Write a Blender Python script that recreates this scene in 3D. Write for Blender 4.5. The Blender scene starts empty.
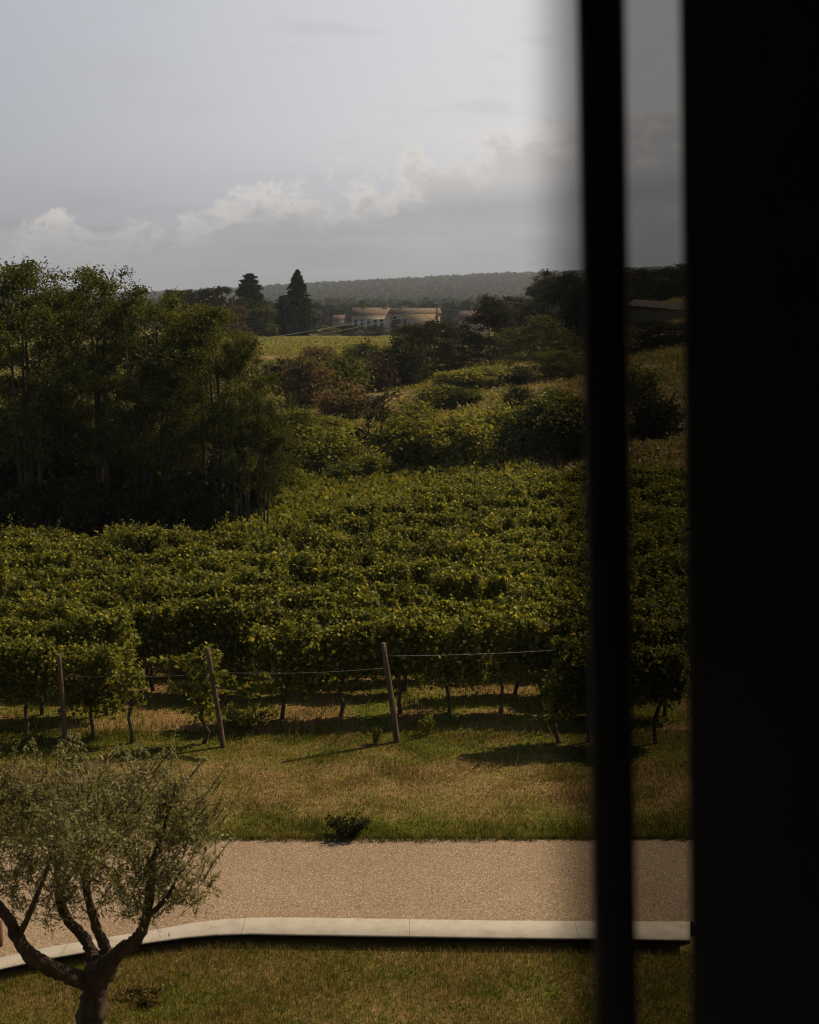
import bpy, math, random
import numpy as np
from mathutils import Vector

R = math.radians
random.seed(7)
rng = np.random.default_rng(7)
sc = bpy.context.scene
col = sc.collection

# ------------------------------------------------------------------ camera
EYE = 7.4
FPX = 1422.0                      # 50 mm lens, 36 mm tall sensor, 1024 px
PITCH = R(8.28)
cd = bpy.data.cameras.new('camera')
cd.sensor_fit = 'VERTICAL'; cd.sensor_height = 36.0; cd.sensor_width = 28.8; cd.lens = 50.0
cd.clip_start = 0.05; cd.clip_end = 12000
cd.dof.use_dof = True; cd.dof.focus_distance = 31.0; cd.dof.aperture_fstop = 2.7
cam = bpy.data.objects.new('camera', cd); col.objects.link(cam)
cam.location = (0, 0, EYE); cam.rotation_euler = (math.pi/2 - PITCH, 0, 0)
sc.camera = cam

# ------------------------------------------------------------------ sky, sun, exposure
SUN_EL, SUN_AZ = R(44), R(61)      # azimuth measured from the view direction (+y) towards the right (+x)
SKY_STRENGTH = 0.055
HAZE = 0.00016
world = bpy.data.worlds.new('World'); sc.world = world; world.use_nodes = True
def build_sky():
    nt = world.node_tree; nt.nodes.clear(); L = nt.links
    N = lambda t: nt.nodes.new(t)
    def math_(op, a, b=None, clamp=False):
        n = N('ShaderNodeMath'); n.operation = op; n.use_clamp = clamp
        for i, v in enumerate((a, b)):
            if v is None: continue
            if isinstance(v, (int, float)): n.inputs[i].default_value = v
            else: L.new(v, n.inputs[i])
        return n.outputs[0]
    def maprange(v, a, b, c, d, smooth=True):
        n = N('ShaderNodeMapRange'); n.interpolation_type = 'SMOOTHSTEP' if smooth else 'LINEAR'
        L.new(v, n.inputs[0])
        for i, q in enumerate((a, b, c, d)):
            n.inputs[i+1].default_value = q
        return n.outputs[0]
    def mix(f, a, b, mode='MIX'):
        n = N('ShaderNodeMix'); n.data_type = 'RGBA'; n.blend_type = mode
        for s, v in ((n.inputs[0], f), (n.inputs[6], a), (n.inputs[7], b)):
            if isinstance(v, (int, float)): s.default_value = v
            elif isinstance(v, tuple): s.default_value = v + (1,)
            else: L.new(v, s)
        return n.outputs[2]
    out = N('ShaderNodeOutputWorld'); bg = N('ShaderNodeBackground')
    bg.inputs['Strength'].default_value = SKY_STRENGTH
    sky = N('ShaderNodeTexSky'); sky.sky_type = 'NISHITA'; sky.sun_disc = False
    sky.sun_elevation = SUN_EL; sky.sun_rotation = SUN_AZ
    sky.air_density = 1.0; sky.dust_density = 1.5; sky.altitude = 100
    tc = N('ShaderNodeTexCoord'); sep = N('ShaderNodeSeparateXYZ')
    L.new(tc.outputs['Generated'], sep.inputs[0])
    X, Y, Z = sep.outputs
    el = math_('ARCSINE', Z)
    az = math_('ARCTAN2', X, Y)
    # thin bright veil of high cloud, lower and dimmer away from the sun
    veil_el = maprange(el, R(-1), R(13), 0.0, 1.0, False)
    v = mix(veil_el, (3.25, 3.28, 3.38), (3.9, 4.15, 4.8))
    sun_side = maprange(az, R(-24), R(8), 0.0, 1.0)
    v = mix(math_('MULTIPLY', sun_side, maprange(el, R(1.0), R(7.0), 0.0, 0.9)), v, (6.7, 6.7, 6.85))
    comb = N('ShaderNodeCombineXYZ'); L.new(az, comb.inputs[0]); L.new(el, comb.inputs[1])
    def noise(sx, sy, scale, det, rough, off=0.0, dist=0.0):
        m = N('ShaderNodeMapping'); L.new(comb.outputs[0], m.inputs[0])
        m.inputs['Scale'].default_value = (sx, sy, 1); m.inputs['Location'].default_value = (off, off*0.7, off)
        n = N('ShaderNodeTexNoise'); L.new(m.outputs[0], n.inputs[0])
        n.inputs['Scale'].default_value = scale; n.inputs['Detail'].default_value = det
        n.inputs['Roughness'].default_value = rough; n.inputs['Distortion'].default_value = dist
        return n.outputs[0]
    # broad soft streaks of grey stratus close to the horizon
    st = maprange(noise(1.0, 7.0, 5.0, 4, 0.5, 3.1), 0.42, 0.66, 0.0, 0.75)
    st = math_('MULTIPLY', st, maprange(el, R(5.5), R(2.5), 0.0, 1.0))
    v = mix(st, v, (2.75, 2.85, 3.05))
    # faint wisps higher up
    ws = maprange(noise(1.0, 5.0, 9.0, 5, 0.55, 8.4), 0.52, 0.72, 0.0, 0.35)
    ws = math_('MULTIPLY', ws, maprange(el, R(3.5), R(6.5), 0.0, 1.0))
    v = mix(ws, v, (4.4, 4.45, 4.6))
    # the bank of cumulus: a density field whose threshold rises with height, lit tops and grey flat bases
    base_line = math_('ADD', math_('MULTIPLY', math_('SUBTRACT', noise(1, 0.1, 4.0, 3, 0.55, 1.7), 0.5), R(3.2)), math_('ADD', R(3.1), math_('MULTIPLY', az, 0.06)))
    h = math_('SUBTRACT', el, base_line)                      # height above the cloud base
    hn = math_('DIVIDE', h, R(2.2))
    def field(off, so):
        p = noise(1.0, 1.35, 34.0, 9, 0.62, 6.3 + off, 0.1); b = noise(1.0, 0.8, 9.0, 3, 0.5, 2.2 + so)
        return math_('ADD', math_('MULTIPLY', p, 0.95), math_('MULTIPLY', b, 0.85))
    f0 = math_('ADD', field(0, 0), math_('MULTIPLY', math_('ADD', az, 0.03), 0.9)); f1 = field(-0.35, -0.09)
    dens = math_('SUBTRACT', f0, math_('ADD', 0.63, math_('MULTIPLY', math_('MAXIMUM', hn, 0.0), 0.25)))
    cover = math_('MULTIPLY', maprange(dens, -0.02, 0.12, 0.0, 1.0), maprange(hn, -0.5, 0.3, 0.0, 1.0))
    fine = noise(1.0, 1.6, 60.0, 6, 0.6, 9.1)
    lit = math_('ADD', maprange(math_('ADD', dens, math_('MULTIPLY', fine, 0.25)), 0.08, 0.42, 0.65, 0.0), maprange(hn, 0.0, 0.8, -0.1, 0.45))
    cc = mix(math_('MAXIMUM', lit, 0.0), (3.35, 3.4, 3.55), (6.9, 6.4, 6.0))
    v = mix(math_('MULTIPLY', cover, 0.85), v, cc)
    # higher and behind the camera the veil thins out to plain sky
    veil = math_('MULTIPLY', maprange(el, R(14), R(45), 0.95, 0.12), maprange(Y, -0.4, 0.6, 0.2, 1.0))
    v = mix(1.0, v, (2.05, 2.04, 2.02), 'MULTIPLY')
    fin = mix(veil, sky.outputs[0], v)
    L.new(fin, bg.inputs['Color']); L.new(bg.outputs[0], out.inputs[0])
build_sky()
sd = bpy.data.lights.new('sun', 'SUN'); sd.energy = 5.0; sd.angle = R(0.5); sd.color = (1.0, 0.79, 0.52)
sun = bpy.data.objects.new('sun', sd); col.objects.link(sun)
sdir = Vector((math.sin(SUN_AZ)*math.cos(SUN_EL), math.cos(SUN_AZ)*math.cos(SUN_EL), math.sin(SUN_EL)))
sun.rotation_euler = (-sdir).to_track_quat('-Z', 'Y').to_euler(); sun.location = sdir*50
sc.view_settings.view_transform = 'Standard'; sc.view_settings.look = 'None'
sc.view_settings.exposure = 0.0; sc.view_settings.gamma = 1.0; sc.view_settings.use_curve_mapping = False
sc.cycles.use_denoising = True; sc.cycles.filter_width = 1.1; sc.cycles.sample_clamp_indirect = 3.0
sc.cycles.max_bounces = 8; sc.cycles.transparent_max_bounces = 12; sc.cycles.transmission_bounces = 6
sc.cycles.volume_bounces = 0

# ------------------------------------------------------------------ helpers
cp, sp = math.cos(PITCH), math.sin(PITCH)
def ray(px, py):
    u, v = (px - 409.5)/FPX, (512 - py)/FPX
    return np.array((u, cp + v*sp, -sp + v*cp))
def at(px, py, Y):
    """the point at distance Y (metres forward of the camera) seen at a pixel of the photograph"""
    d = ray(px, py); return Vector(d*(Y/d[1])) + Vector((0, 0, EYE))
def px2m(n, Y): return n*Y/FPX
def ss(v, a, b):
    t = np.clip((np.asarray(v, float) - a)/(b - a), 0, 1); return t*t*(3 - 2*t)
def wob(x, y):
    return (np.sin(x*0.9 + 1.3*np.sin(y*0.6)) + np.sin(y*1.3 + 0.7 + np.sin(x*0.5)))*0.5
def height(x, y):
    x = np.asarray(x, float); y = np.asarray(y, float)
    z = 0.15*ss(y, 18.1, 18.55) + 0.1*ss(y, 19.4, 23.5)
    z = z + 0.035*wob(x, y)*ss(y, 19.1, 21)
    z = z + 1.9*ss(y, 70, 175) - 2.6*ss(y, 225, 360)
    z = z + 1.2*ss(x, -3, 7)*ss(y, 48.5, 60)*(1 - ss(y, 95, 190))
    z = z + 6.0*ss(x/np.maximum(y, 1), 0.075, 0.2)*ss(y, 62, 165)
    z = z + 0.25*wob(x*0.22, y*0.2)*ss(y, 52, 80)
    ridge = np.interp(x/np.maximum(y, 1), (-.4, -.2, -.154, -.063, .028, .095, .2, .4), (16, 18, 22, 37, 45, 52, 60, 66)) + 2.0*np.sin(x*0.004 + 1) + 1.6*np.sin(x*0.011)
    z = z + ridge*ss(y, 1150, 2600)
    return z
def gz(x, y): return float(height(x, y))
def ground_at(px, py, y0=3.0, y1=6000.0):
    """where the view ray of a pixel meets the terrain"""
    d = ray(px, py); y = y0; last = y0
    while y < y1:
        p = d*(y/d[1]); z = EYE + p[2]
        if z < gz(p[0], y):
            a, b = last, y
            for _ in range(24):
                m = (a + b)/2; q = d*(m/d[1])
                if EYE + q[2] < gz(q[0], m): b = m
                else: a = m
            q = d*(b/d[1]); return Vector((q[0], b, gz(q[0], b)))
        last = y; y *= 1.01
    q = d*(y1/d[1]); return Vector((q[0], y1, gz(q[0], y1)))

def mesh_obj(name, V, F, mats, midx=None, parent=None, smooth=False, loc=None):
    """V (n,3) array; F list of integer arrays (m,k), one array per polygon size; one material slot per array unless midx is given"""
    me = bpy.data.meshes.new(name)
    V = np.asarray(V, np.float32); F = [np.asarray(f, np.int32) for f in F if len(f)]
    loops = np.concatenate([f.ravel() for f in F])
    tot = np.concatenate([np.full(len(f), f.shape[1], np.int32) for f in F])
    start = np.concatenate(([0], np.cumsum(tot)[:-1])).astype(np.int32)
    me.vertices.add(len(V)); me.vertices.foreach_set('co', V.ravel())
    me.loops.add(len(loops)); me.loops.foreach_set('vertex_index', loops)
    me.polygons.add(len(tot)); me.polygons.foreach_set('loop_start', start); me.polygons.foreach_set('loop_total', tot)
    if midx is not None: me.polygons.foreach_set('material_index', np.asarray(midx, np.int32))
    if smooth: me.polygons.foreach_set('use_smooth', np.ones(len(tot), bool))
    for m in (mats if isinstance(mats, (list, tuple)) else [mats]): me.materials.append(m)
    me.update(calc_edges=True); me.validate()
    o = bpy.data.objects.new(name, me); col.objects.link(o)
    if parent: o.parent = parent
    if loc is not None: o.location = loc
    return o
def tag(o, label=None, cat=None, group=None, kind=None):
    if label: o['label'] = label
    if cat: o['category'] = cat
    if group: o['group'] = group
    if kind: o['kind'] = kind
    return o
def empty(name, loc, rz=0.0):
    o = bpy.data.objects.new(name, None); col.objects.link(o); o.location = loc; o.rotation_euler = (0, 0, rz)
    o.empty_display_size = 0.2
    return o
def copy_tree(o, parent=None):
    c = o.copy(); col.objects.link(c)
    if parent: c.parent = parent
    for ch in list(o.children): copy_tree(ch, c)
    return c
class MB:
    """collects boxes, tubes and leaves into one mesh"""
    def __init__(s): s.V = []; s.F = {}; s.n = 0
    def add(s, V, *Fs):
        V = np.asarray(V, float)
        for f in Fs:
            f = np.asarray(f, int)
            if len(f): s.F.setdefault(f.shape[1], []).append(f + s.n)
        s.V.append(V); s.n += len(V)
    def box(s, a, b):
        x0, y0, z0 = a; x1, y1, z1 = b
        s.add([(x0,y0,z0),(x1,y0,z0),(x1,y1,z0),(x0,y1,z0),(x0,y0,z1),(x1,y0,z1),(x1,y1,z1),(x0,y1,z1)],
              [(0,3,2,1),(4,5,6,7),(0,1,5,4),(1,2,6,5),(2,3,7,6),(3,0,4,7)])
    def tube(s, pts, rad, n=7, bump=0.0, cap=True):
        P = np.asarray([tuple(p) for p in pts], float); m = len(P); r = np.broadcast_to(np.asarray(rad, float), (m,))
        T = np.gradient(P, axis=0); T /= np.linalg.norm(T, axis=1)[:, None] + 1e-9
        ref = np.array((0.31, 0.95, 0.05)) if abs(T[:, 2]).mean() > 0.6 else np.array((0.02, 0.05, 1.0))
        A = np.cross(T, ref); A /= np.linalg.norm(A, axis=1)[:, None] + 1e-9; B = np.cross(T, A)
        a = np.linspace(0, 2*math.pi, n, endpoint=False)
        rr = r[:, None]*(1 + bump*(rng.random((m, n)) - 0.5)*2)
        V = P[:, None] + rr[..., None]*(np.cos(a)[None, :, None]*A[:, None] + np.sin(a)[None, :, None]*B[:, None])
        i = np.arange(m - 1)[:, None]*n + np.arange(n)[None]; j = np.arange(m - 1)[:, None]*n + (np.arange(n)[None] + 1) % n
        F = np.stack((i, j, j + n, i + n), -1).reshape(-1, 4)
        V = V.reshape(-1, 3)
        if cap:
            V = np.vstack((V, P[0], P[-1])); k = m*n
            c0 = [(k, (q + 1) % n, q) for q in range(n)]; c1 = [(k + 1, (m-1)*n + q, (m-1)*n + (q + 1) % n) for q in range(n)]
            s.add(V, F, c0 + c1)
        else: s.add(V, F)
    def leaves(s, C, size, tmpl='leaf', up=0.35, droop=0.0, axis=None):
        V, F = leaf_set(C, size, tmpl, up, droop, axis); s.add(V, F)
    def build(s, name, mat, parent=None, smooth=False, loc=None):
        return mesh_obj(name, np.vstack(s.V), [np.vstack(f) for f in s.F.values()], mat, None, parent, smooth, loc)
TM = {  # leaf outlines in the leaf's own plane: x across, y along, z fold
    'leaf': (np.array([(0,-.5,0),(.28,-.1,.07),(0,.5,-.03),(-.28,-.1,.07)]), np.array([(0,1,2,3)])),
    'olive': (np.array([(0,-.5,0),(.15,0,.03),(0,.5,0),(-.15,0,.03)]), np.array([(0,1,2,3)])),
    'vine': (np.array([(0,-.32,.0),(.34,-.46,.06),(.5,-.02,.1),(.3,.18,.05),(0,.55,-.08),(-.3,.18,.05),(-.5,-.02,.1),(-.34,-.46,.06)]),
             np.array([(0,1,2,3,4),(0,4,5,6,7)])),
    'clump': (np.array([(-.5,-.4,.1),(.1,-.55,-.1),(.55,-.1,.12),(.3,.45,-.05),(-.2,.55,.1),(-.6,.1,-.12)]), np.array([(0,1,2,3,4,5)])),
    'needle': (np.array([(-.16,-.5,0),(.16,-.5,0),(.22,.1,.05),(0,.6,-.1),(-.22,.1,.05)]), np.array([(0,1,2,3,4)])),
}
def unit(a): return a/(np.linalg.norm(a, axis=-1, keepdims=True) + 1e-9)
def leaf_set(C, size, tmpl, up=0.35, droop=0.0, axis=None):
    T, F = TM[tmpl]; n = len(C); C = np.asarray(C, float)
    Nn = unit(rng.normal(size=(n, 3)) + np.array((0, 0, up*3)))
    a = rng.normal(size=(n, 3)) if axis is None else axis + rng.normal(size=(n, 3))*0.35
    a = a + np.array((0, 0, -droop)); a = unit(a - Nn*np.sum(a*Nn, -1, keepdims=True)); b = np.cross(a, Nn)
    S = np.broadcast_to(np.asarray(size, float), (n,))*(0.65 + 0.7*rng.random(n))
    V = C[:, None] + S[:, None, None]*(T[None, :, :1]*b[:, None] + T[None, :, 1:2]*a[:, None] + T[None, :, 2:]*Nn[:, None])
    k = len(T); FF = (F[None] + (np.arange(n)*k)[:, None, None]).reshape(-1, F.shape[1])
    return V.reshape(-1, 3), FF

# ------------------------------------------------------------------ materials
def new_mat(name):
    m = bpy.data.materials.new(name); m.use_nodes = True; nt = m.node_tree; nt.nodes.clear()
    out = nt.nodes.new('ShaderNodeOutputMaterial'); return m, nt, out
def ramp(nt, fac, stops):
    r = nt.nodes.new('ShaderNodeValToRGB'); nt.links.new(fac, r.inputs[0])
    e = r.color_ramp.elements
    while len(e) < len(stops): e.new(0.5)
    for q, (p, c) in zip(e, stops): q.position = p; q.color = c + (1,)
    return r.outputs[0]
def tex_noise(nt, scale, det=4, rough=0.55, coord='Object', dist=0.0, stretch=None):
    tc = nt.nodes.new('ShaderNodeTexCoord'); n = nt.nodes.new('ShaderNodeTexNoise')
    src = tc.outputs[coord]
    if stretch:
        mp = nt.nodes.new('ShaderNodeMapping'); mp.inputs['Scale'].default_value = stretch; nt.links.new(src, mp.inputs[0]); src = mp.outputs[0]
    nt.links.new(src, n.inputs[0]); n.inputs['Scale'].default_value = scale; n.inputs['Detail'].default_value = det
    n.inputs['Roughness'].default_value = rough; n.inputs['Distortion'].default_value = dist
    return n.outputs[0]
def mixc(nt, f, a, b, mode='MIX'):
    n = nt.nodes.new('ShaderNodeMix'); n.data_type = 'RGBA'; n.blend_type = mode
    for s, v in ((n.inputs[0], f), (n.inputs[6], a), (n.inputs[7], b)):
        if isinstance(v, (int, float)): s.default_value = v
        elif isinstance(v, tuple): s.default_value = v + (1,)
        else: nt.links.new(v, s)
    return n.outputs[2]
def leaf_mat(name, stops, trans=0.35, gloss=0.08, rough=0.45, obj_var=0.25, tint=(1.25, 1.15, 0.5)):
    """foliage: colour varies leaf by leaf and plant by plant; some light comes through the leaf"""
    m, nt, out = new_mat(name); L = nt.links
    geo = nt.nodes.new('ShaderNodeNewGeometry'); oi = nt.nodes.new('ShaderNodeObjectInfo')
    c = ramp(nt, geo.outputs['Random Per Island'], stops)
    hsv = nt.nodes.new('ShaderNodeHueSaturation'); L.new(c, hsv.inputs['Color'])
    mr = nt.nodes.new('ShaderNodeMapRange'); L.new(oi.outputs['Random'], mr.inputs[0])
    mr.inputs[3].default_value = 1 - obj_var; mr.inputs[4].default_value = 1 + obj_var; L.new(mr.outputs[0], hsv.inputs['Value'])
    p = nt.nodes.new('ShaderNodeBsdfPrincipled'); L.new(hsv.outputs[0], p.inputs['Base Color'])
    p.inputs['Roughness'].default_value = rough; p.inputs['Specular IOR Level'].default_value = gloss*5
    t = nt.nodes.new('ShaderNodeBsdfTranslucent'); L.new(mixc(nt, 1.0, hsv.outputs[0], tint, 'MULTIPLY'), t.inputs[0])
    ms = nt.nodes.new('ShaderNodeMixShader'); ms.inputs[0].default_value = trans
    L.new(p.outputs[0], ms.inputs[1]); L.new(t.outputs[0], ms.inputs[2]); L.new(ms.outputs[0], out.inputs[0])
    return m
def rough_mat(name, stops, scale=6.0, rough=0.9, bump=0.0, bscale=40, det=5, stretch=None, spec=0.2):
    m, nt, out = new_mat(name); L = nt.links
    p = nt.nodes.new('ShaderNodeBsdfPrincipled'); L.new(ramp(nt, tex_noise(nt, scale, det, 0.6, stretch=stretch), stops), p.inputs['Base Color'])
    p.inputs['Roughness'].default_value = rough; p.inputs['Specular IOR Level'].default_value = spec
    if bump:
        b = nt.nodes.new('ShaderNodeBump'); b.inputs['Strength'].default_value = bump; b.inputs['Distance'].default_value = 0.02
        L.new(tex_noise(nt, bscale, 5, 0.65, stretch=stretch), b.inputs['Height']); L.new(b.outputs[0], p.inputs['Normal'])
    L.new(p.outputs[0], out.inputs[0]); return m
def grass_colour(nt, fine=True):
    """one colour field in world position shared by the soil sheet and the grass blades on it"""
    geo = nt.nodes.new('ShaderNodeNewGeometry'); L = nt.links
    def nz(scale, det, off):
        mp = nt.nodes.new('ShaderNodeMapping'); mp.inputs['Location'].default_value = (off, off*1.7, 0); L.new(geo.outputs['Position'], mp.inputs[0])
        n = nt.nodes.new('ShaderNodeTexNoise'); L.new(mp.outputs[0], n.inputs[0]); n.inputs['Scale'].default_value = scale
        n.inputs['Detail'].default_value = det; n.inputs['Roughness'].default_value = 0.6; return n.outputs[0]
    sep = nt.nodes.new('ShaderNodeSeparateXYZ'); L.new(geo.outputs['Position'], sep.inputs[0])
    # dry band in the middle of the headland, greener by the path and below the vines
    def mr(v, a, b, c, d):
        n = nt.nodes.new('ShaderNodeMapRange'); n.interpolation_type = 'SMOOTHSTEP'; L.new(v, n.inputs[0])
        for i, q in enumerate((a, b, c, d)): n.inputs[i+1].default_value = q
        return n.outputs[0]
    def mth(op, a, b):
        n = nt.nodes.new('ShaderNodeMath'); n.operation = op
        for i, v in enumerate((a, b)):
            if isinstance(v, (int, float)): n.inputs[i].default_value = v
            else: L.new(v, n.inputs[i])
        return n.outputs[0]
    dry = mth('MULTIPLY', mr(sep.outputs[1], 19.0, 20.2, 0.0, 1.0), mr(sep.outputs[1], 21.2, 22.6, 1.0, 0.0))
    lawn = mr(sep.outputs[1], 17.2, 18.0, 0.12, 0.0)
    dry = mth('ADD', mth('ADD', mth('MULTIPLY', dry, 0.22), lawn), mth('MULTIPLY', nz(1.1, 6, 2.0), 0.62))
    dry = mth('ADD', dry, mth('MULTIPLY', mth('SUBTRACT', nz(6.0, 5, 7.0), 0.5), 0.75))
    c = ramp(nt, dry, [(0.14, (0.070, 0.088, 0.013)), (0.31, (0.118, 0.122, 0.023)), (0.46, (0.18, 0.148, 0.045)), (0.64, (0.26, 0.185, 0.085))])
    return c, nz, mth, mr, sep
def ground_mat():
    m, nt, out = new_mat('grassy_soil'); L = nt.links
    c, nz, mth, mr, sep = grass_colour(nt)
    soil = mth('MULTIPLY', mr(nz(0.9, 5, 11.0), 0.46, 0.56, 0.0, 1.0), mth('MULTIPLY', mr(sep.outputs[1], 21.8, 23.2, 0.0, 1.0), mr(sep.outputs[1], 46, 60, 1.0, 0.0)))
    c = mixc(nt, mth('MULTIPLY', soil, 0.6), c, (0.24, 0.125, 0.07))
    # rough pasture and the bare dry bank further out
    bank = mth('MULTIPLY', mr(sep.outputs[1], 49, 62, 0.0, 1.0), mr(sep.outputs[1], 150, 185, 1.0, 0.0))
    bankc = ramp(nt, nz(0.16, 6, 4.0), [(0.36, (0.07, 0.085, 0.02)), (0.5, (0.13, 0.11, 0.04)), (0.6, (0.24, 0.17, 0.10)), (0.72, (0.20, 0.12, 0.07))])
    c = mixc(nt, bank, c, bankc)
    field = mth('MULTIPLY', mr(sep.outputs[1], 150, 185, 0.0, 1.0), mr(sep.outputs[1], 420, 600, 1.0, 0.0))
    fc = ramp(nt, nz(0.06, 5, 9.0), [(0.35, (0.105, 0.105, 0.030)), (0.65, (0.155, 0.135, 0.050))])
    c = mixc(nt, field, c, fc)
    c = mixc(nt, mr(sep.outputs[1], 420, 600, 0.0, 1.0), c, (0.05, 0.06, 0.025))
    p = nt.nodes.new('ShaderNodeBsdfPrincipled'); L.new(c, p.inputs['Base Color'])
    p.inputs['Roughness'].default_value = 1.0; p.inputs['Specular IOR Level'].default_value = 0.0
    b = nt.nodes.new('ShaderNodeBump'); b.inputs['Strength'].default_value = 0.8; b.inputs['Distance'].default_value = 0.06
    L.new(nz(14, 6, 0.0), b.inputs['Height']); L.new(b.outputs[0], p.inputs['Normal'])
    L.new(p.outputs[0], out.inputs[0]); return m
def blade_mat():
    m, nt, out = new_mat('grass_blade'); L = nt.links
    c, nz, mth, mr, sep = grass_colour(nt)
    geo = nt.nodes.new('ShaderNodeNewGeometry')
    v = ramp(nt, geo.outputs['Random Per Island'], [(0.0, (0.35, 0.42, 0.3)), (0.5, (0.9, 0.95, 0.8)), (0.84, (1.4, 1.2, 1.0)), (1.0, (2.3, 1.9, 1.7))])
    c = mixc(nt, 1.0, c, v, 'MULTIPLY')
    d = nt.nodes.new('ShaderNodeBsdfDiffuse'); L.new(c, d.inputs[0]); t = nt.nodes.new('ShaderNodeBsdfTranslucent'); L.new(c, t.inputs[0])
    ms = nt.nodes.new('ShaderNodeMixShader'); ms.inputs[0].default_value = 0.4
    L.new(d.outputs[0], ms.inputs[1]); L.new(t.outputs[0], ms.inputs[2]); L.new(ms.outputs[0], out.inputs[0]); return m
def gravel_mat():
    m, nt, out = new_mat('washed_gravel'); L = nt.links
    tc = nt.nodes.new('ShaderNodeTexCoord'); vo = nt.nodes.new('ShaderNodeTexVoronoi'); L.new(tc.outputs['Object'], vo.inputs[0]); vo.inputs['Scale'].default_value = 62
    st = ramp(nt, vo.outputs['Color'], [(0.1, (0.12, 0.085, 0.055)), (0.45, (0.21, 0.155, 0.10)), (0.75, (0.29, 0.215, 0.145)), (1.0, (0.45, 0.35, 0.25))])
    c = mixc(nt, ramp(nt, vo.outputs['Distance'], [(0.25, (0.0,)*3), (0.75, (0.55,)*3)]), st, (0.09, 0.06, 0.04))
    c = mixc(nt, 1.0, c, ramp(nt, tex_noise(nt, 0.8, 5, 0.6), [(0.3, (1.30, 1.28, 1.25)), (0.7, (1.50, 1.57, 1.60))]), 'MULTIPLY')
    p = nt.nodes.new('ShaderNodeBsdfPrincipled'); L.new(c, p.inputs['Base Color']); p.inputs['Roughness'].default_value = 0.9; p.inputs['Specular IOR Level'].default_value = 0.15
    b = nt.nodes.new('ShaderNodeBump'); b.inputs['Strength'].default_value = 0.7; b.inputs['Distance'].default_value = 0.008; b.invert = True
    L.new(vo.outputs['Distance'], b.inputs['Height']); L.new(b.outputs[0], p.inputs['Normal'])
    L.new(p.outputs[0], out.inputs[0]); return m
M = {}
M['ground'] = ground_mat(); M['blade'] = blade_mat(); M['gravel'] = gravel_mat()
M['concrete'] = rough_mat('pale_concrete', [(0.25, (0.30, 0.27, 0.225)), (0.42, (0.375, 0.34, 0.285)), (0.55, (0.41, 0.375, 0.32)), (0.75, (0.46, 0.425, 0.37))], 5.0, 0.9, 0.4, 70, 10)
def add_joints(m):
    nt = m.node_tree; L = nt.links; p = [n for n in nt.nodes if n.type == 'BSDF_PRINCIPLED'][0]
    tc = nt.nodes.new('ShaderNodeTexCoord'); sx = nt.nodes.new('ShaderNodeSeparateXYZ'); L.new(tc.outputs['Object'], sx.inputs[0])
    d = nt.nodes.new('ShaderNodeMath'); d.operation = 'PINGPONG'; L.new(sx.outputs[0], d.inputs[0]); d.inputs[1].default_value = 0.98
    c = nt.nodes.new('ShaderNodeMath'); c.operation = 'LESS_THAN'; L.new(d.outputs[0], c.inputs[0]); c.inputs[1].default_value = 0.005
    old = p.inputs['Base Color'].links[0].from_socket; L.new(mixc(nt, c.outputs[0], old, (0.25, 0.225, 0.19)), p.inputs['Base Color'])
add_joints(M['concrete'])
M['kerb_shade'] = rough_mat('kerb_base_painted_shade', [(0.3, (0.03, 0.026, 0.022)), (0.7, (0.06, 0.05, 0.042))], 7, 0.9)  # recessed kerb front: its deep shade is put into the near-black colour
M['bark'] = rough_mat('grey_bark', [(0.3, (0.045, 0.034, 0.024)), (0.7, (0.13, 0.10, 0.075))], 9, 0.95, 0.9, 30, stretch=(1, 1, 0.3))
M['olive_bark'] = rough_mat('olive_bark', [(0.3, (0.035, 0.024, 0.015)), (0.55, (0.07, 0.05, 0.034)), (0.8, (0.15, 0.11, 0.075))], 14, 0.95, 1.0, 45, stretch=(1, 1, 0.35))
M['post'] = rough_mat('weathered_wood', [(0.3, (0.055, 0.038, 0.025)), (0.7, (0.15, 0.11, 0.075))], 22, 0.9, 0.5, 60, stretch=(1, 1, 0.08))
M['wire'] = rough_mat('galvanised_wire', [(0.3, (0.25, 0.25, 0.25)), (0.7, (0.4, 0.4, 0.4))], 30, 0.5)
M['vine'] = leaf_mat('vine_leaf', [(0.0, (0.068, 0.083, 0.013)), (0.5, (0.138, 0.152, 0.025)), (0.85, (0.23, 0.23, 0.042)), (1.0, (0.42, 0.37, 0.10))], 0.50, 0.03, 0.5)
M['olive'] = leaf_mat('olive_leaf', [(0.0, (0.13, 0.130, 0.045)), (0.55, (0.24, 0.225, 0.085)), (0.9, (0.34, 0.31, 0.165)), (1.0, (0.36, 0.31, 0.20))], 0.42, 0.05, 0.5, 0.0, (1.1, 1.1, 0.7))
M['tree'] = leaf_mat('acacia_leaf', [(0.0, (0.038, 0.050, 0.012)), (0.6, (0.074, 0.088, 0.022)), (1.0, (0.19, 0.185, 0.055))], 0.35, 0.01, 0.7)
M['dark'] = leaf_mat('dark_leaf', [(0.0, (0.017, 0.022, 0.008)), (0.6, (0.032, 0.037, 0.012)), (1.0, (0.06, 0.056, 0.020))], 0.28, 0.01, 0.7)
M['conifer'] = leaf_mat('conifer_needle', [(0.0, (0.010, 0.018, 0.009)), (0.6, (0.019, 0.029, 0.013)), (1.0, (0.034, 0.042, 0.018))], 0.12, 0.01, 0.7)
M['yellow'] = leaf_mat('yellow_green_leaf', [(0.0, (0.11, 0.118, 0.022)), (0.6, (0.19, 0.188, 0.036)), (1.0, (0.29, 0.265, 0.065))], 0.35, 0.01, 0.7)
M['fresh'] = leaf_mat('fresh_green_leaf', [(0.0, (0.088, 0.105, 0.017)), (0.6, (0.16, 0.17, 0.028)), (1.0, (0.24, 0.22, 0.046))], 0.35, 0.01, 0.7)
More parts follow.
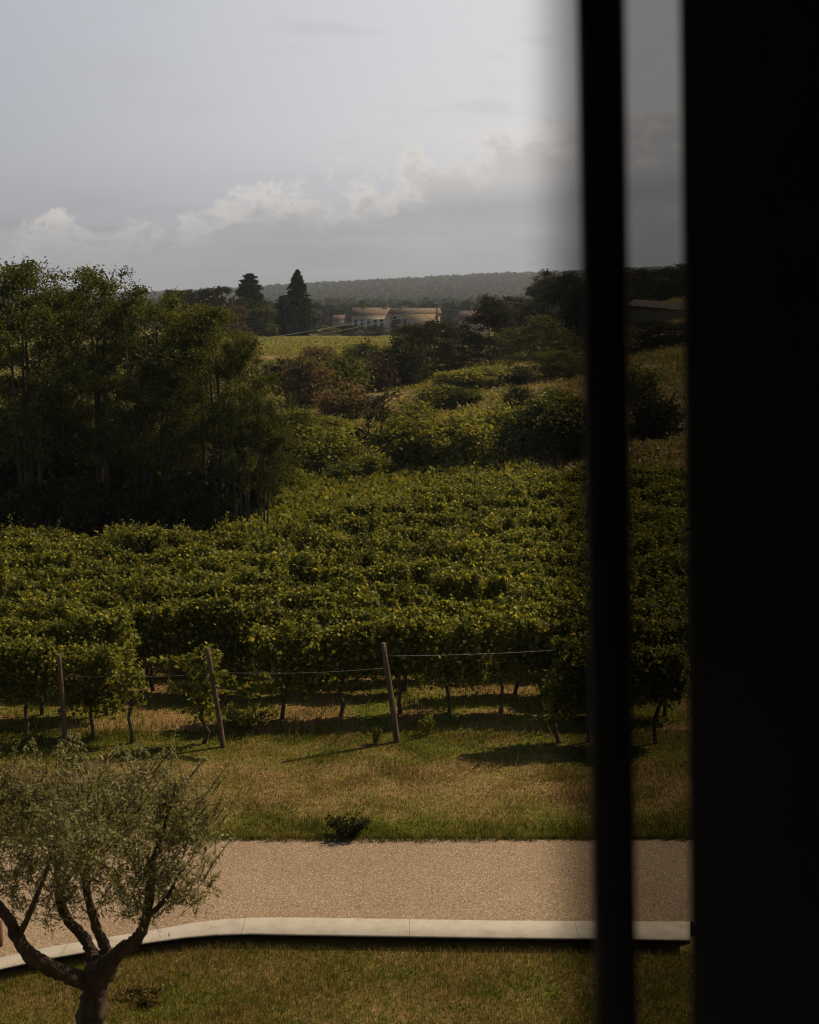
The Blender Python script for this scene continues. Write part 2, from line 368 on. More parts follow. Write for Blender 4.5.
M['brown'] = leaf_mat('dry_brown_leaf', [(0.0, (0.07, 0.052, 0.020)), (0.6, (0.11, 0.082, 0.032)), (1.0, (0.17, 0.115, 0.055))], 0.3, 0.01, 0.7)
M['forest'] = leaf_mat('forest_leaf', [(0.0, (0.022, 0.032, 0.013)), (0.6, (0.04, 0.050, 0.019)), (1.0, (0.068, 0.070, 0.027))], 0.1, 0.0, 0.9)
M['straw'] = leaf_mat('straw_blade', [(0.0, (0.16, 0.135, 0.045)), (0.5, (0.24, 0.185, 0.075)), (1.0, (0.38, 0.28, 0.14))], 0.35, 0.03)
M['wall'] = rough_mat('ochre_render', [(0.3, (0.30, 0.23, 0.15)), (0.7, (0.38, 0.30, 0.20))], 0.6, 0.9)
M['wall_pale'] = rough_mat('pale_stone', [(0.3, (0.36, 0.33, 0.27)), (0.7, (0.44, 0.40, 0.33))], 0.5, 0.9)
M['tiles'] = rough_mat('clay_roof_tiles', [(0.3, (0.10, 0.07, 0.052)), (0.7, (0.17, 0.118, 0.088))], 1.2, 0.9)
M['old_tiles'] = rough_mat('weathered_dark_tiles', [(0.3, (0.028, 0.020, 0.016)), (0.7, (0.05, 0.035, 0.027))], 1.2, 0.9)
M['shutter'] = rough_mat('grey_shutter_paint', [(0.3, (0.34, 0.35, 0.36)), (0.7, (0.42, 0.43, 0.44))], 3, 0.7)
M['void'] = rough_mat('dark_window_glass', [(0.3, (0.02, 0.022, 0.026)), (0.7, (0.035, 0.037, 0.04))], 2, 0.25, spec=0.5)
M['black'] = rough_mat('black_painted_wood', [(0.3, (0.050, 0.048, 0.048)), (0.7, (0.060, 0.057, 0.057))], 9, 0.8, spec=0.1)
M['room'] = rough_mat('dim_room_paint', [(0.3, (0.30, 0.29, 0.28)), (0.7, (0.36, 0.35, 0.34))], 2, 0.9)
M['facade'] = rough_mat('facade_render', [(0.3, (0.13, 0.115, 0.095)), (0.7, (0.18, 0.16, 0.13))], 1, 0.9)
M['rust'] = rough_mat('rusty_steel', [(0.3, (0.09, 0.05, 0.035)), (0.7, (0.16, 0.09, 0.06))], 8, 0.85)

# ------------------------------------------------------------------ terrain, path, kerb
def terrain():
    ys = np.concatenate((np.linspace(2.4, 18.6, 22), np.linspace(18.7, 30, 60), 30*np.power(7000/30, np.linspace(0.012, 1, 150))))
    ts = np.linspace(-1, 1, 161)
    Y, T = np.meshgrid(ys, ts, indexing='ij'); X = T*(12 + Y*0.75)
    V = np.stack((X, Y, height(X, Y)), -1).reshape(-1, 3)
    n = len(ts); i = (np.arange(len(ys) - 1)[:, None]*n + np.arange(n - 1)[None]).ravel()
    o = mesh_obj('ground', V, [np.stack((i, i + 1, i + n + 1, i + n), -1)], M['ground'], smooth=True); o['kind'] = 'structure'
terrain()
KZ = 0.16
def onz(px, py, z):
    d = ray(px, py); k = (z - EYE)/d[2]; return Vector((d[0]*k, d[1]*k, z))
front_px = [(690, 939), (600, 938), (500, 937), (400, 935.5), (300, 934), (250, 933), (215, 934), (185, 936.5), (146, 942), (92, 950), (48, 957.5), (0, 968), (-60, 983), (-130, 1003), (-230, 1040)]
back_px = [(690, 921), (600, 920.5), (500, 920), (400, 918.5), (300, 917), (255, 917), (220, 919), (195, 922), (150, 930), (90, 939.5), (45, 947), (0, 957), (-60, 971), (-130, 990), (-230, 1025)]
FR = [onz(x, y, KZ) for x, y in front_px]; BK = [onz(x, y, KZ) for x, y in back_px]
def kerb_and_path():
    # kerb: bevelled prism swept along the curve
    rows = []
    for f, b in zip(FR, BK):
        u = (b - f).normalized(); c = 0.012
        prof = [f + u*0.22 + Vector((0, 0, -KZ - 0.15)), f + u*0.22 + Vector((0, 0, -0.022)), f + Vector((0, 0, -0.022)), f + Vector((0, 0, -c)), f + u*c, b - u*c, b + Vector((0, 0, -c)), b + Vector((0, 0, -KZ - 0.15))]
        rows.append(prof)
    V = [tuple(p) for r in rows for p in r]; k = 8; F = []
    for i in range(len(rows) - 1):
        for j in range(k - 1): F.append((i*k + j, i*k + j + 1, (i + 1)*k + j + 1, (i + 1)*k + j))
    e0 = tuple(range(k - 1, -1, -1)); e1 = tuple((len(rows) - 1)*k + j for j in range(k))
    o = mesh_obj('kerb', V, [F, [e0, e1]], [M['concrete'], M['kerb_shade']], [1 if q % 7 == 0 else 0 for q in range(len(F))] + [0, 0]); o['kind'] = 'structure'
    # gravel path between the kerb and the headland; it ends where the kerb ends on the right only beyond the frame
    far = 18.72
    n = len(BK); V = []; F = []
    top = [BK[0] + Vector((6.0, 0, 0))] + list(BK)
    for i, b in enumerate(top):
        p = b + Vector((0, 0, -0.012))
        V.append((p.x, p.y, p.z))
        for q in (0.35, 0.7): V.append((p.x, p.y*(1 - q) + far*q, p.z))
        V.append((p.x, far + 0.02*math.sin(p.x*5) + 0.015*math.sin(p.x*13), p.z + 0.004))
    for i in range(len(top) - 1):
        for j in range(3): F.append((i*4 + j, (i + 1)*4 + j, (i + 1)*4 + j + 1, i*4 + j + 1))
    # finer edge towards the grass
    o = mesh_obj('path', V, [F], M['gravel']); o['kind'] = 'structure'
    xs = [v.x for v in FR]; 
kerb_and_path()
kx = np.array([v.x for v in FR][::-1]); ky = np.array([v.y for v in FR][::-1])

# ------------------------------------------------------------------ grass (stuff)
def blades(name, x, y, h, w, label=None, mat=None, lean=0.5):
    n = len(x); z = np.maximum(height(x, y), np.where((y > 18) & (y < 18.8), KZ - 0.012, -1))
    a = rng.random(n)*2*math.pi; b = rng.random(n)*2*math.pi; ln = lean*h*rng.random(n)
    ox, oy = np.cos(a)*w/2, np.sin(a)*w/2; tx, ty = np.cos(b)*ln, np.sin(b)*ln
    V = np.stack((np.stack((x - ox, y - oy, z - 0.01), -1), np.stack((x + ox, y + oy, z - 0.01), -1),
                  np.stack((x + tx, y + ty, z + h), -1)), 1).reshape(-1, 3)
    F = np.arange(3*n).reshape(-1, 3)
    o = mesh_obj(name, V, [F], mat or M['blade']); tag(o, label, 'grass', None, 'stuff'); return o
def scatter(n, y0, y1, pad=0.6, xr=(-440, 380)):
    y = np.sqrt(y0*y0 + (y1*y1 - y0*y0)*rng.random(n)); x = (xr[0] + (xr[1] - xr[0])*rng.random(n))/FPX*y*1.04 + (rng.random(n) - 0.5)*pad
    return x, y
def clump_noise(x, y, k):
    return 0.5 + 0.5*np.sin(x*2.1*k + 2*np.sin(y*1.3*k))*np.sin(y*2.7*k + 1.5*np.sin(x*1.9*k))
def grass():
    x, y = scatter(195000, 12.6, 17.6)
    ok = y < np.interp(x, kx, ky) - 0.02; x, y = x[ok], y[ok]
    near_k = np.exp(-(np.interp(x, kx, ky) - y)/0.12)
    blades('lawn_grass', x, y, (0.025 + 0.05*rng.random(len(x)))*(0.7 + 0.6*clump_noise(x, y, 0.8) + 0.8*near_k*rng.random(len(x))), 0.009, 'short green and straw coloured mown grass in front of the kerb')
    x, y = scatter(245000, 18.66, 23.4)
    ok = rng.random(len(x)) < 0.45 + 0.55*clump_noise(x, y, 1.0); x, y = x[ok], y[ok]
    edge = np.exp(-(y - 18.66)/0.4)
    h = (0.025 + 0.075*rng.random(len(x))**2)*(0.4 + 0.9*clump_noise(x, y, 1.3)*clump_noise(x + 3, y, 0.5) + 0.9*edge*clump_noise(x, y, 2.0))
    blades('verge_grass', x, y, h, 0.012, 'rough patchy grass strip between gravel path and the vines')
    x, y = scatter(150000, 22.8, 33)
    ok = rng.random(len(x)) < 0.2 + 0.8*clump_noise(x, y, 0.9)**1.2; x, y = x[ok], y[ok]
    blades('vineyard_grass', x, y, 0.03 + 0.10*rng.random(len(x))**1.6, 0.014, 'green weedy grass growing beneath the vines')
def stalks():
    x, y = scatter(1500, 18.8, 24.5); ok = clump_noise(x, y, 0.9) > 0.35; x, y = x[ok], y[ok]
    blades('dry_stalks', x, y, 0.12 + 0.22*rng.random(len(x))**2, 0.012, 'thin dry grass stalks standing above the rough grass strip', M['straw'], 0.6)
    x = rng.uniform(-6.5, 6, 9000); y = 18.70 - 0.10*rng.random(9000)**2*(0.3 + clump_noise(x, x*0 + 3, 2.3) + clump_noise(x, x*0, 6.1)) ; z = height(x, y*0 + 18.75)
    o = blades('edge_grass', x, y, 0.03 + 0.08*rng.random(9000), 0.011, 'grass creeping over the far edge of the gravel path', None, 0.9)
stalks()
grass()

# ------------------------------------------------------------------ olive tree
def olive():
    D = 13.6
    base = at(93, 1032, D); root = empty('olive_tree', (base.x, base.y, 0)); o = root.location
    P = lambda px, py, dy=0.0: at(px, py, D + dy) - Vector((base.x, base.y, 0))
    tr = MB()
    def limb(pts, r):
        pts = [Vector(p) for p in pts]; out = []; rr = []
        for i in range(len(pts) - 1):                           # Catmull-Rom through the joints
            p0, p1, p2, p3 = pts[max(i-1, 0)], pts[i], pts[i+1], pts[min(i+2, len(pts)-1)]
            for t in np.linspace(0, 1, 6, endpoint=False):
                out.append(0.5*((2*p1) + (p2-p0)*t + (2*p0-5*p1+4*p2-p3)*t*t + (3*p1-p0-3*p2+p3)*t**3)); rr.append((r[i] + (r[i+1]-r[i])*t)*0.9)
        out.append(pts[-1]); rr.append(r[-1]); tr.tube(out, rr, 10, 0.2)
    limb([P(90, 1040), P(92, 1015), P(95, 990), P(98, 972), P(104, 958, .05)], [.21, .165, .145, .15, .09])
    limb([P(97, 985), P(76, 978, -.05), P(52, 968, -.15), P(30, 955, -.25), P(18, 938, -.3), P(8, 918, -.35), P(-14, 890, -.35), P(-30, 850, -.3)], [.12, .105, .095, .085, .075, .06, .045, .025])
    limb([P(94, 982), P(93, 966, .12), P(90, 948, .2), P(80, 933, .25), P(66, 917, .3), P(58, 888, .35), P(56, 850, .4), P(40, 815, .45)], [.11, .075, .07, .062, .055, .045, .03, .015])
    limb([P(103, 976), P(108, 955, .05), P(98, 932, .1), P(91, 908, .12), P(86, 880, .1), P(95, 840, .05), P(105, 800, 0)], [.11, .07, .055, .048, .04, .028, .012])
    limb([P(103, 974), P(116, 955, -.1), P(134, 942, -.15), P(144, 925, -.15), P(150, 895, -.1), P(152, 865, 0), P(165, 825, .1), P(172, 795, .1)], [.13, .09, .075, .06, .05, .038, .024, .012])
    limb([P(146, 918, -.15), P(165, 900, -.35), P(176, 880, -.4), P(184, 868, -.4)], [.035, .025, .014, .006])
    limb([P(60, 890, .35), P(78, 865, .7), P(95, 840, .9), P(120, 800, .9)], [.035, .025, .016, .008])
    limb([P(20, 935, -.3), P(35, 900, -.7), P(50, 860, -.9), P(60, 820, -.8)], [.035, .028, .016, .008])
    limb([P(10, 918, -.35), P(-20, 905, -.1), P(-50, 870, .1)], [.03, .024, .01])
    # crown: twigs that carry the narrow leaves
    cen, tips = [], []
    blobs = [(-45, 830, 0, 55, 55), (0, 815, .2, 50, 50), (20, 860, -.3, 45, 38), (50, 805, .3, 55, 38), (45, 850, .3, 40, 38), (100, 800, .2, 55, 36), (95, 850, .1, 45, 42),
             (140, 805, .1, 50, 38), (150, 855, -.1, 42, 42), (178, 835, 0, 36, 44), (170, 885, -.3, 36, 32), (60, 893, .2, 30, 22), (20, 892, .2, 30, 22), (120, 898, .1, 28, 20), (40, 915, .3, 24, 16), (85, 905, .3, 22, 18), (140, 895, -.3, 24, 20), (75, 870, -.5, 26, 24), (198, 868, -.3, 22, 30), (205, 835, .1, 18, 26), (192, 895, -.3, 20, 20), (190, 805, 0, 28, 30), (128, 890, .2, 36, 26), 
             (-5, 885, .2, 26, 16), (120, 780, 0, 45, 22), (60, 785, .1, 50, 22), (15, 785, .1, 40, 24), (165, 782, .2, 34, 20), (-30, 790, .1, 40, 26), (70, 835, -.8, 55, 45), (130, 830, .8, 50, 45), (155, 915, -.2, 20, 16), (100, 830, -.5, 55, 45)]
    lv, ax = [], []
    for (bx, by, dy, rx, ry) in blobs:
        nt_ = int(rx*ry/(36 if by < 850 else 46))
        for _ in range(nt_):
            d = unit(rng.normal(size=3)); r = rng.random()**0.45
            c = P(bx + d[0]*r*rx*0.95, by + d[2]*r*ry*0.95, dy + d[1]*r*px2m(rx, D)*0.9)
            c = np.array(c); cl = np.array(P(100, 860, 0))
            t = unit((c - cl)*0.8 + rng.normal(size=3)*0.7 + np.array((0, 0, 0.35))); ln = 0.24 + 0.26*rng.random()
            a, b = c - t*ln*0.5, c + t*ln*0.5 + np.array((0, 0, -0.03))
            tr.tube([a, c, b], [.004, .003, .0015], 3, cap=False)
            k = rng.integers(20, 32); s = rng.random(k)[:, None]
            lv.append(a + (b - a)*s + rng.normal(size=(k, 3))*0.028); ax.append(np.repeat(t[None], k, 0))
    lv, ax = np.vstack(lv), np.vstack(ax)
    # a few longer shoots that break the outline
    for _ in range(260):
        q = random.choice(blobs); th = random.uniform(math.pi*0.05, math.pi*0.95)
        s0 = np.array(P(q[0] + math.cos(th)*q[3]*0.8, q[1] - math.sin(th)*q[4]*0.8, q[2]))
        t = unit(np.array((math.cos(th)*0.7, rng.normal()*0.4, 0.9))); ln = 0.2 + 0.25*rng.random()
        tr.tube([s0, s0 + t*ln*0.5, s0 + t*ln + np.array((0, 0, -.02))], [.005, .004, .002], 4, cap=False)
        k = 26; s = rng.random(k)[:, None]; lv = np.vstack((lv, s0 + t*ln*s + rng.normal(size=(k, 3))*0.015)); ax = np.vstack((ax, np.repeat(t[None], k, 0)))
    tr.build('trunk', M['olive_bark'], root, True)
    cr = MB(); cr.leaves(lv, 0.052, 'olive', 0.15, 0.1, ax); cr.build('crown', M['olive'], root)
    tag(root, 'small olive tree with forked dark trunk and silvery leaves on the lawn by the kerb', 'tree')
olive()

# ------------------------------------------------------------------ vineyard
def vine_proto(seed, n=3200, length=1.1, top=1.6, bot=0.55, wid=0.5, shoots=24, name='grapevine'):
    global rng
    rng = np.random.default_rng(seed)
    root = empty(name, (0, 0, 0))
    t = MB(); k = rng.normal(size=(5, 2))*0.03
    pts = [(k[0,0], k[0,1], -0.1), (k[1,0], k[1,1], 0.2), (k[2,0]*1.3, k[2,1], 0.45), (k[3,0], k[3,1], 0.68), (k[4,0]*2, k[4,1], 0.85)]
    t.tube(pts, [.042, .034, .03, .032, .022], 7, 0.2)
    for s in (-1, 1): t.tube([pts[3], (s*0.2, 0, 0.82), (s*length*0.45, 0, 0.84)], [.026, .018, .010], 6, 0.15)
    t.build('trunk', M['bark'], root, True)
    C = []
    lobes = [(rng.uniform(-.5, .5)*length, rng.uniform(-.3, .3)*wid, rng.uniform(bot + .14, top - .12 + .16*(rng.random() < .3)), rng.uniform(.08, .17)) for _ in range(64)]
    for (lx, ly, lz, lr) in lobes:
        m = n//len(lobes); d = unit(rng.normal(size=(m, 3))); r = lr*(0.55 + 0.45*rng.random((m, 1)))
        C.append(np.array((lx, ly, lz)) + d*r*np.array((1.05, 0.85, 0.95)))
    m = n//3
    C.append(np.stack((rng.uniform(-.55, .55, m)*length, rng.normal(size=m)*wid*0.24, rng.uniform(bot, top, m)), -1))
    C = np.vstack(C); C = C[C[:, 2] > bot - 0.12*rng.random(len(C))]
    f = MB(); f.leaves(C, 0.064, 'vine', 0.30, 0.3)
    for _ in range(shoots):
        s = np.array((rng.uniform(-.5, .5)*length, rng.uniform(-.4, .4)*wid, top - 0.25 + rng.uniform(-.4, .1))); d = unit(np.array((rng.normal()*0.5, rng.normal()*0.45, rng.uniform(.5, 1.6))))
        ln = rng.uniform(.25, .6); e = s + d*ln + np.array((0, 0, -0.12*ln)); u = np.linspace(0, 1, 9)[:, None]
        pth = s + (d*ln)*u + np.array((0, 0, -0.12*ln))*u*u
        f.tube(pth, np.linspace(.006, .002, 9), 4, cap=False); f.leaves(pth + rng.normal(size=(9, 3))*0.03, np.linspace(.10, .05, 9), 'vine', 0.3, 0.3)
    f.build('foliage', M['vine'], root)
    return root
protos = [vine_proto(100 + i, top=1.62 + 0.06*(i % 4), bot=(0.55, 0.68, 0.45)[i % 3], length=(1.15, 0.95, 1.05)[i % 3], wid=0.60 + 0.08*(i % 3)) for i in range(9)]
thin = [vine_proto(200, 300, 0.5, 1.45, 0.55, 0.35, 4), vine_proto(201, 520, 0.45, 1.65, 0.35, 0.4, 5), vine_proto(202, 480, 0.4, 1.2, 0.4, 0.36, 2)]
used = set()
def put_vine(p, x, y, rz, s, label, group, sz=1.0):
    r = p if p.name not in used else copy_tree(p)
    used.add(p.name)
    r.location = (x, y, gz(x, y)); r.rotation_euler = (0, 0, rz); r.scale = (s, s, s*sz)
    tag(r, label, 'grapevine', group); return r
def y_end(x): return 35.3 + 12.0*float(ss(x, -5.4, 4.0)) + 1.2*float(ss(x, 4, 9))
G1 = 'vines in the dense rows'
L1 = 'bushy grapevine merging into the dense leafy rows behind the front row of vines'
def vineyard():
    YA = 22.75
    # row at the edge of the headland, with gaps
    rowA = [(-30, protos[0], 1.0, 'bushy grapevine cut by the photo edge, beyond the leftmost wooden post'),
            (22, protos[1], 0.96, 'dense dark grapevine just left of the upright leftmost post'),
            (88, protos[2], 0.9, 'bushy grapevine just right of the upright leftmost post'),
            (132, thin[0], 0.95, 'thin young grapevine with sparse pale leaves and bare twisted trunk'),
            (205, thin[1], 1.0, 'narrow leafy grapevine hanging low beside the middle leaning post'),
            (557, thin[2], 1.0, 'low drooping narrow grapevine left of the window bar'),
            (590, protos[3], 1.0, 'large dark grapevine with thick trunk half behind the window bar'),
            (655, protos[4], 1.0, 'dark bushy grapevine seen through the curtain right of the window bar')]
    for px, p, s, lab in rowA:
        g = at(px, 745, YA); put_vine(p, g.x, YA + (0.3 if px < 120 else 0.0), rng.choice((0, math.pi)), s, lab, None)
    rowB = [(-25, 5, 'bushy grapevine at the photo edge in the second row'), (45, 6, 'dark dense grapevine right behind the leftmost upright post'), (108, 7, 'leafy grapevine in the second row behind the thin young vine'),
            (288, 8, 'bushy grapevine with bare trunk right of the weedy gap beside the middle post'), (342, 0, 'bushy grapevine with dark foliage left of the tilted bare post'),
            (400, 1, 'leafy grapevine right behind the tilted bare post'), (448, 2, 'leafy grapevine just right of the tilted bare post and its wire'),
            (500, 3, 'large rounded grapevine on a single slim bare trunk in the middle right'), (548, 4, 'dark grapevine in the second row just left of the window bar'),
            (608, 5, 'dark grapevine in the second row hidden largely by the window bar'), (665, 6, 'dim grapevine in the second row seen through the dark curtain')]
    for px, k, lab in rowB:
        y = 24.3; g = at(px, 716, y); put_vine(protos[k], g.x, y + rng.normal()*0.08, rng.choice((0, math.pi)), 0.95 + 0.1*rng.random(), lab, None)
    r = 0
    while True:
        y0 = 25.70 + 1.34*r
        if y0 > 52: break
        x = -0.31*y0 - 0.4 + rng.random()
        while x < 0.225*y0:
            y = y0 + 0.012*x + rng.normal()*0.2
            if y < y_end(x) and (rng.random() > 0.03):
                put_vine(protos[rng.integers(len(protos))], x, y, rng.choice((0, math.pi)) + rng.normal()*0.2, 0.95 + 0.1*rng.random(), L1, G1, 0.92 + 0.14*rng.random())
            x += 0.90 + 0.12*rng.random()
        r += 1
vineyard()
def posts():
    for (bx, by, tx, ty, w, lab) in [(65, 746, 59.5, 655, .085, 'upright weathered wooden post at the far left of the front vine row'),
                                 (223, 747, 208, 648, .085, 'leaning wooden post draped with vine leaves in the front row'),
                                 (397, 742, 383.5, 643, .10, 'tilted bare wooden post with a wire near its top')]:
        b = ground_at(bx, by); t = at(tx, ty, b.y - 0.05)
        root = empty('vine_post', b); d = t - b
        m = MB(); n = 10
        m.tube([d*q + Vector((0.008*math.sin(q*5), 0, 0)) for q in np.linspace(-0.08, 1, n)], np.linspace(w/2*1.08, w/2*0.88, n), 9, 0.07); m.build('post_shaft', M['post'], root, True)
        tag(root, lab, 'post', 'wooden posts of the front vine row')
    a = ground_at(397, 742); t = at(386, 656, a.y - 0.02)
    def wire(p, q, sag, lab, r=0.006):
        m = MB(); u = np.linspace(0, 1, 16); m.tube([Vector(p).lerp(Vector(q), k) + Vector((0, 0, -sag*4*k*(1-k))) for k in u], r, 5)
        tag(m.build('trellis_wire', M['wire'], None, True), lab, 'wire')
    wire(t, at(585, 648, a.y + 0.75), 0.03, 'pale trellis wire running right from the tilted bare post', 0.0035)
    wire(at(211, 672, a.y), at(384, 668, a.y), 0.05, 'faint slack trellis wire between the leaning leafy post and the tilted bare post', 0.0025)
    wire(at(60, 676, a.y), at(211, 674, a.y), 0.03, 'faint trellis wire between the upright left post and the leaning leafy post', 0.0025)
    # thin metal stake in the rows
    g = at(379, 640, 33.0); m = MB(); z0 = gz(g.x, 33.0)
    m.tube([(g.x, 33.0, z0), (g.x, 33.0, at(379, 603, 33.0).z)], 0.018, 6); tag(m.build('row_stake', M['wire']), 'thin pale stake rising above the vine leaves in the middle rows', 'stake')
    g = at(336, 640, 30.0); m = MB(); z0 = gz(g.x, 30.0)
    m.tube([(g.x, 30.0, z0), (g.x, 30.0, at(379, 605, 30.0).z)], 0.014, 6); tag(m.build('row_stake', M['wire']), 'short grey stake among vine leaves above the gap in the front row', 'stake')
posts()
def vine_shoots():
    """long leafy shoots trained along the wire in the gap of the front row; each grows from a vine"""
    for (pts, lab) in [([(214, 668), (226, 678), (236, 686), (248, 690), (262, 684), (272, 678)], 'leafy sagging vine shoot hanging right of the middle leaning post'),
                       ([(208, 690), (195, 688), (180, 688), (168, 686)], 'short leafy vine shoot reaching left from the middle leaning post'),
                       ([(212, 658), (190, 660), (170, 662), (150, 660)], 'long leafy vine shoot trained left along the wire from the middle post')]:
        P = np.array([tuple(at(x, y, 22.6 - 0.03*i)) for i, (x, y) in enumerate(pts)]); n = 40; u = np.linspace(0, len(P) - 1, n); i = np.minimum(u.astype(int), len(P) - 2)
        Q = P[i] + (P[i+1] - P[i])*(u - i)[:, None]; r = empty('vine_shoot', Q[0]); Q = Q - Q[0]
        s = MB(); s.tube(Q[::3], 0.007, 5); s.build('stem', M['bark'], r)
        f = MB(); f.leaves(np.vstack((Q, Q)) + rng.normal(size=(2*n, 3))*0.045, 0.10, 'vine', 0.35, 0.4); f.build('leaves', M['fresh'], r)
        tag(r, lab, 'vine shoot')
vine_shoots()

# ------------------------------------------------------------------ weeds beside the path and in the vine gap
def weed(px, py, w, h, n, mat, lab, stalks=0):
    b = ground_at(px, py); root = empty('weed_clump', b); m = MB(); s = MB()
    for _ in range(n):
        a = rng.random()*2*math.pi; l = h*(0.5 + 0.5*rng.random()); sp_ = w*0.5*(0.3 + 0.7*rng.random())
        u = np.linspace(0, 1, 6)[:, None]; d = np.array((math.cos(a)*sp_, math.sin(a)*sp_, l)); st = np.array((math.cos(a), math.sin(a), 0))*w*0.12
        p = st + d*u*np.array((1, 1, 1)) - np.array((0, 0, 0.25*l))*u*u*u
        s.tube(p, np.linspace(.006, .003, 6), 4, cap=False)
        m.leaves(np.repeat(p[1:], 5, 0) + rng.normal(size=(25, 3))*0.02, 0.07, 'olive', 0.1, -0.6)
    s.build('stems', M['brown'], root); m.build('leaves', mat, root); tag(root, lab, 'weed')
weed(348, 836, 0.50, 0.36, 55, M['dark'], 'dark clump of weeds at the grassy edge of the gravel path')
weed(246, 727, 0.9, 0.45, 45, M['vine'], 'leafy weed patch in the gap between front vines')
weed(190, 835, 0.5, 0.22, 25, M['fresh'], 'low green weeds at the path edge behind the olive tree')
weed(375, 744, 0.16, 0.45, 7, M['vine'], 'small spindly plant left of the foot of the tilted bare post')
weed(427, 735, 0.2, 0.5, 9, M['vine'], 'small spindly young vine plant right of the tilted bare post')
weed(140, 1000, 0.45, 0.12, 25, M['brown'], 'low brownish weed patch on the lawn beside the olive trunk')
weed(545, 700, 0.5, 0.9, 22, M['fresh'], 'tall light green weeds between the vines left of the window bar')

# ------------------------------------------------------------------ trees and shrubs
def crown_points(n_clumps, per, env, clump_r, seed, flat=0.6):
    """leaf centres in clumps; env(u) -> point inside the crown"""
    C = []
    for _ in range(n_clumps):
        c = env(); r = clump_r*(0.6 + 0.8*rng.random()); d = rng.normal(size=(per, 3))*0.5
        C.append(c + d*r*np.array((1, 1, flat)))
    return np.vstack(C)
def broadleaf(seed, h, w, mat, low=0.3, stems=3, clumps=70, per=70, leaf=0.17, top_round=0.6, name='broadleaf_tree', clump_r=0.5):
    """multi-stemmed tree of height h, crown width w; crown from low*h up"""
    global rng
    rng = np.random.default_rng(seed)
    root = empty(name, (0, 0, 0)); t = MB(); cl = []
    for s in range(stems):
        a = rng.random()*6.283; q = rng.random(); sp_ = w*0.30*q
        tip = np.array((math.cos(a)*sp_, math.sin(a)*sp_, h*(0.80 + 0.16*rng.random()))); st = np.array((math.cos(a), math.sin(a), 0))*0.12*stems**0.5*(stems > 1)
        k = rng.normal(size=2)*0.2*w*0.3
        mid = st*1.5 + (tip - st)*np.array((0.35, 0.35, 0.5)) + np.array((k[0], k[1], 0))
        u = np.linspace(0, 1, 10)[:, None]; P = (1-u)**2*st + 2*u*(1-u)*mid + u*u*tip; P[0, 2] = -0.3
        r0 = 0.0085*h + 0.01; t.tube(P, np.linspace(r0*1.25, 0.015, 10), 7, 0.1)
        for _ in range(5):
            i = rng.integers(3, 9); b = rng.random()*6.283; e = P[i] + np.array((math.cos(b), math.sin(b), 0.55))*w*rng.uniform(.15, .4)
            t.tube([P[i], (P[i]+e)/2 + np.array((0,0,.1)), e], [0.02 + r0*0.25, 0.02, 0.008], 5, 0.1, cap=False); cl.append(e)
        cl.append(tip)
    t.build('trunk', M['bark'], root, True)
    def env():
        while True:
            z = rng.random(); rad = (math.sin(min(1, z*0.95 + 0.12)*math.pi))**top_round
            a = rng.random()*6.283; r = rad*w/2*math.sqrt(0.25 + 0.75*rng.random())*(0.82 + 0.3*rng.random())
            return np.array((math.cos(a)*r, math.sin(a)*r, h*low + z*h*(1.0 - low)*0.97))
    lobes = [env() for _ in range(max(6, clumps//6))]
    def env2():
        if rng.random() < 0.62:
            l = lobes[rng.integers(len(lobes))]; return l + rng.normal(size=3)*np.array((.15*w, .15*w, .022*h))
        return env() if rng.random() < 0.7 else np.array(cl[rng.integers(len(cl))])
    C = crown_points(clumps, per, env2, clump_r, seed); C = C[C[:, 2] > 0.15]
    f = MB(); f.leaves(C, leaf, 'leaf', 0.35, 0.1); f.build('crown', mat, root)
    return root
def shrub(seed, mat, clumps=34, per=55, leaf=0.16, name='shrub', ball=True):
    """unit shrub: 1 m tall, about 1 m wide"""
    global rng
    rng = np.random.default_rng(seed)
    root = empty(name, (0, 0, 0)); t = MB()
    for _ in range(7):
        a = rng.random()*6.283; e = np.array((math.cos(a)*.33, math.sin(a)*.33, 0.55 + 0.3*rng.random()))
        t.tube([(e[0]*.1, e[1]*.1, -0.05), e*np.array((.45, .45, .5)), e], [.018, .012, .004], 5, cap=False)
    t.build('stems', M['bark'], root)
    def env():
        d = unit(rng.normal(size=3)); r = rng.random()**0.4
        return np.array((d[0]*.46*r, d[1]*.46*r, 0.5 + d[2]*.46*r - 0.06))
    C = crown_points(clumps, per, env, 0.17, seed, 0.8); C = C[C[:, 2] > 0.0]
    f = MB(); f.leaves(C, leaf, 'leaf', 0.25, 0.2); f.build('leaves', mat, root)
    return root
used_tree = set()
def place(p, loc, rz, scale, label, cat, group=None):
    r = p if p.name not in used_tree else copy_tree(p)
    used_tree.add(p.name); r.location = loc; r.rotation_euler = (0, 0, rz); r.scale = scale
    tag(r, label, cat, group); return r
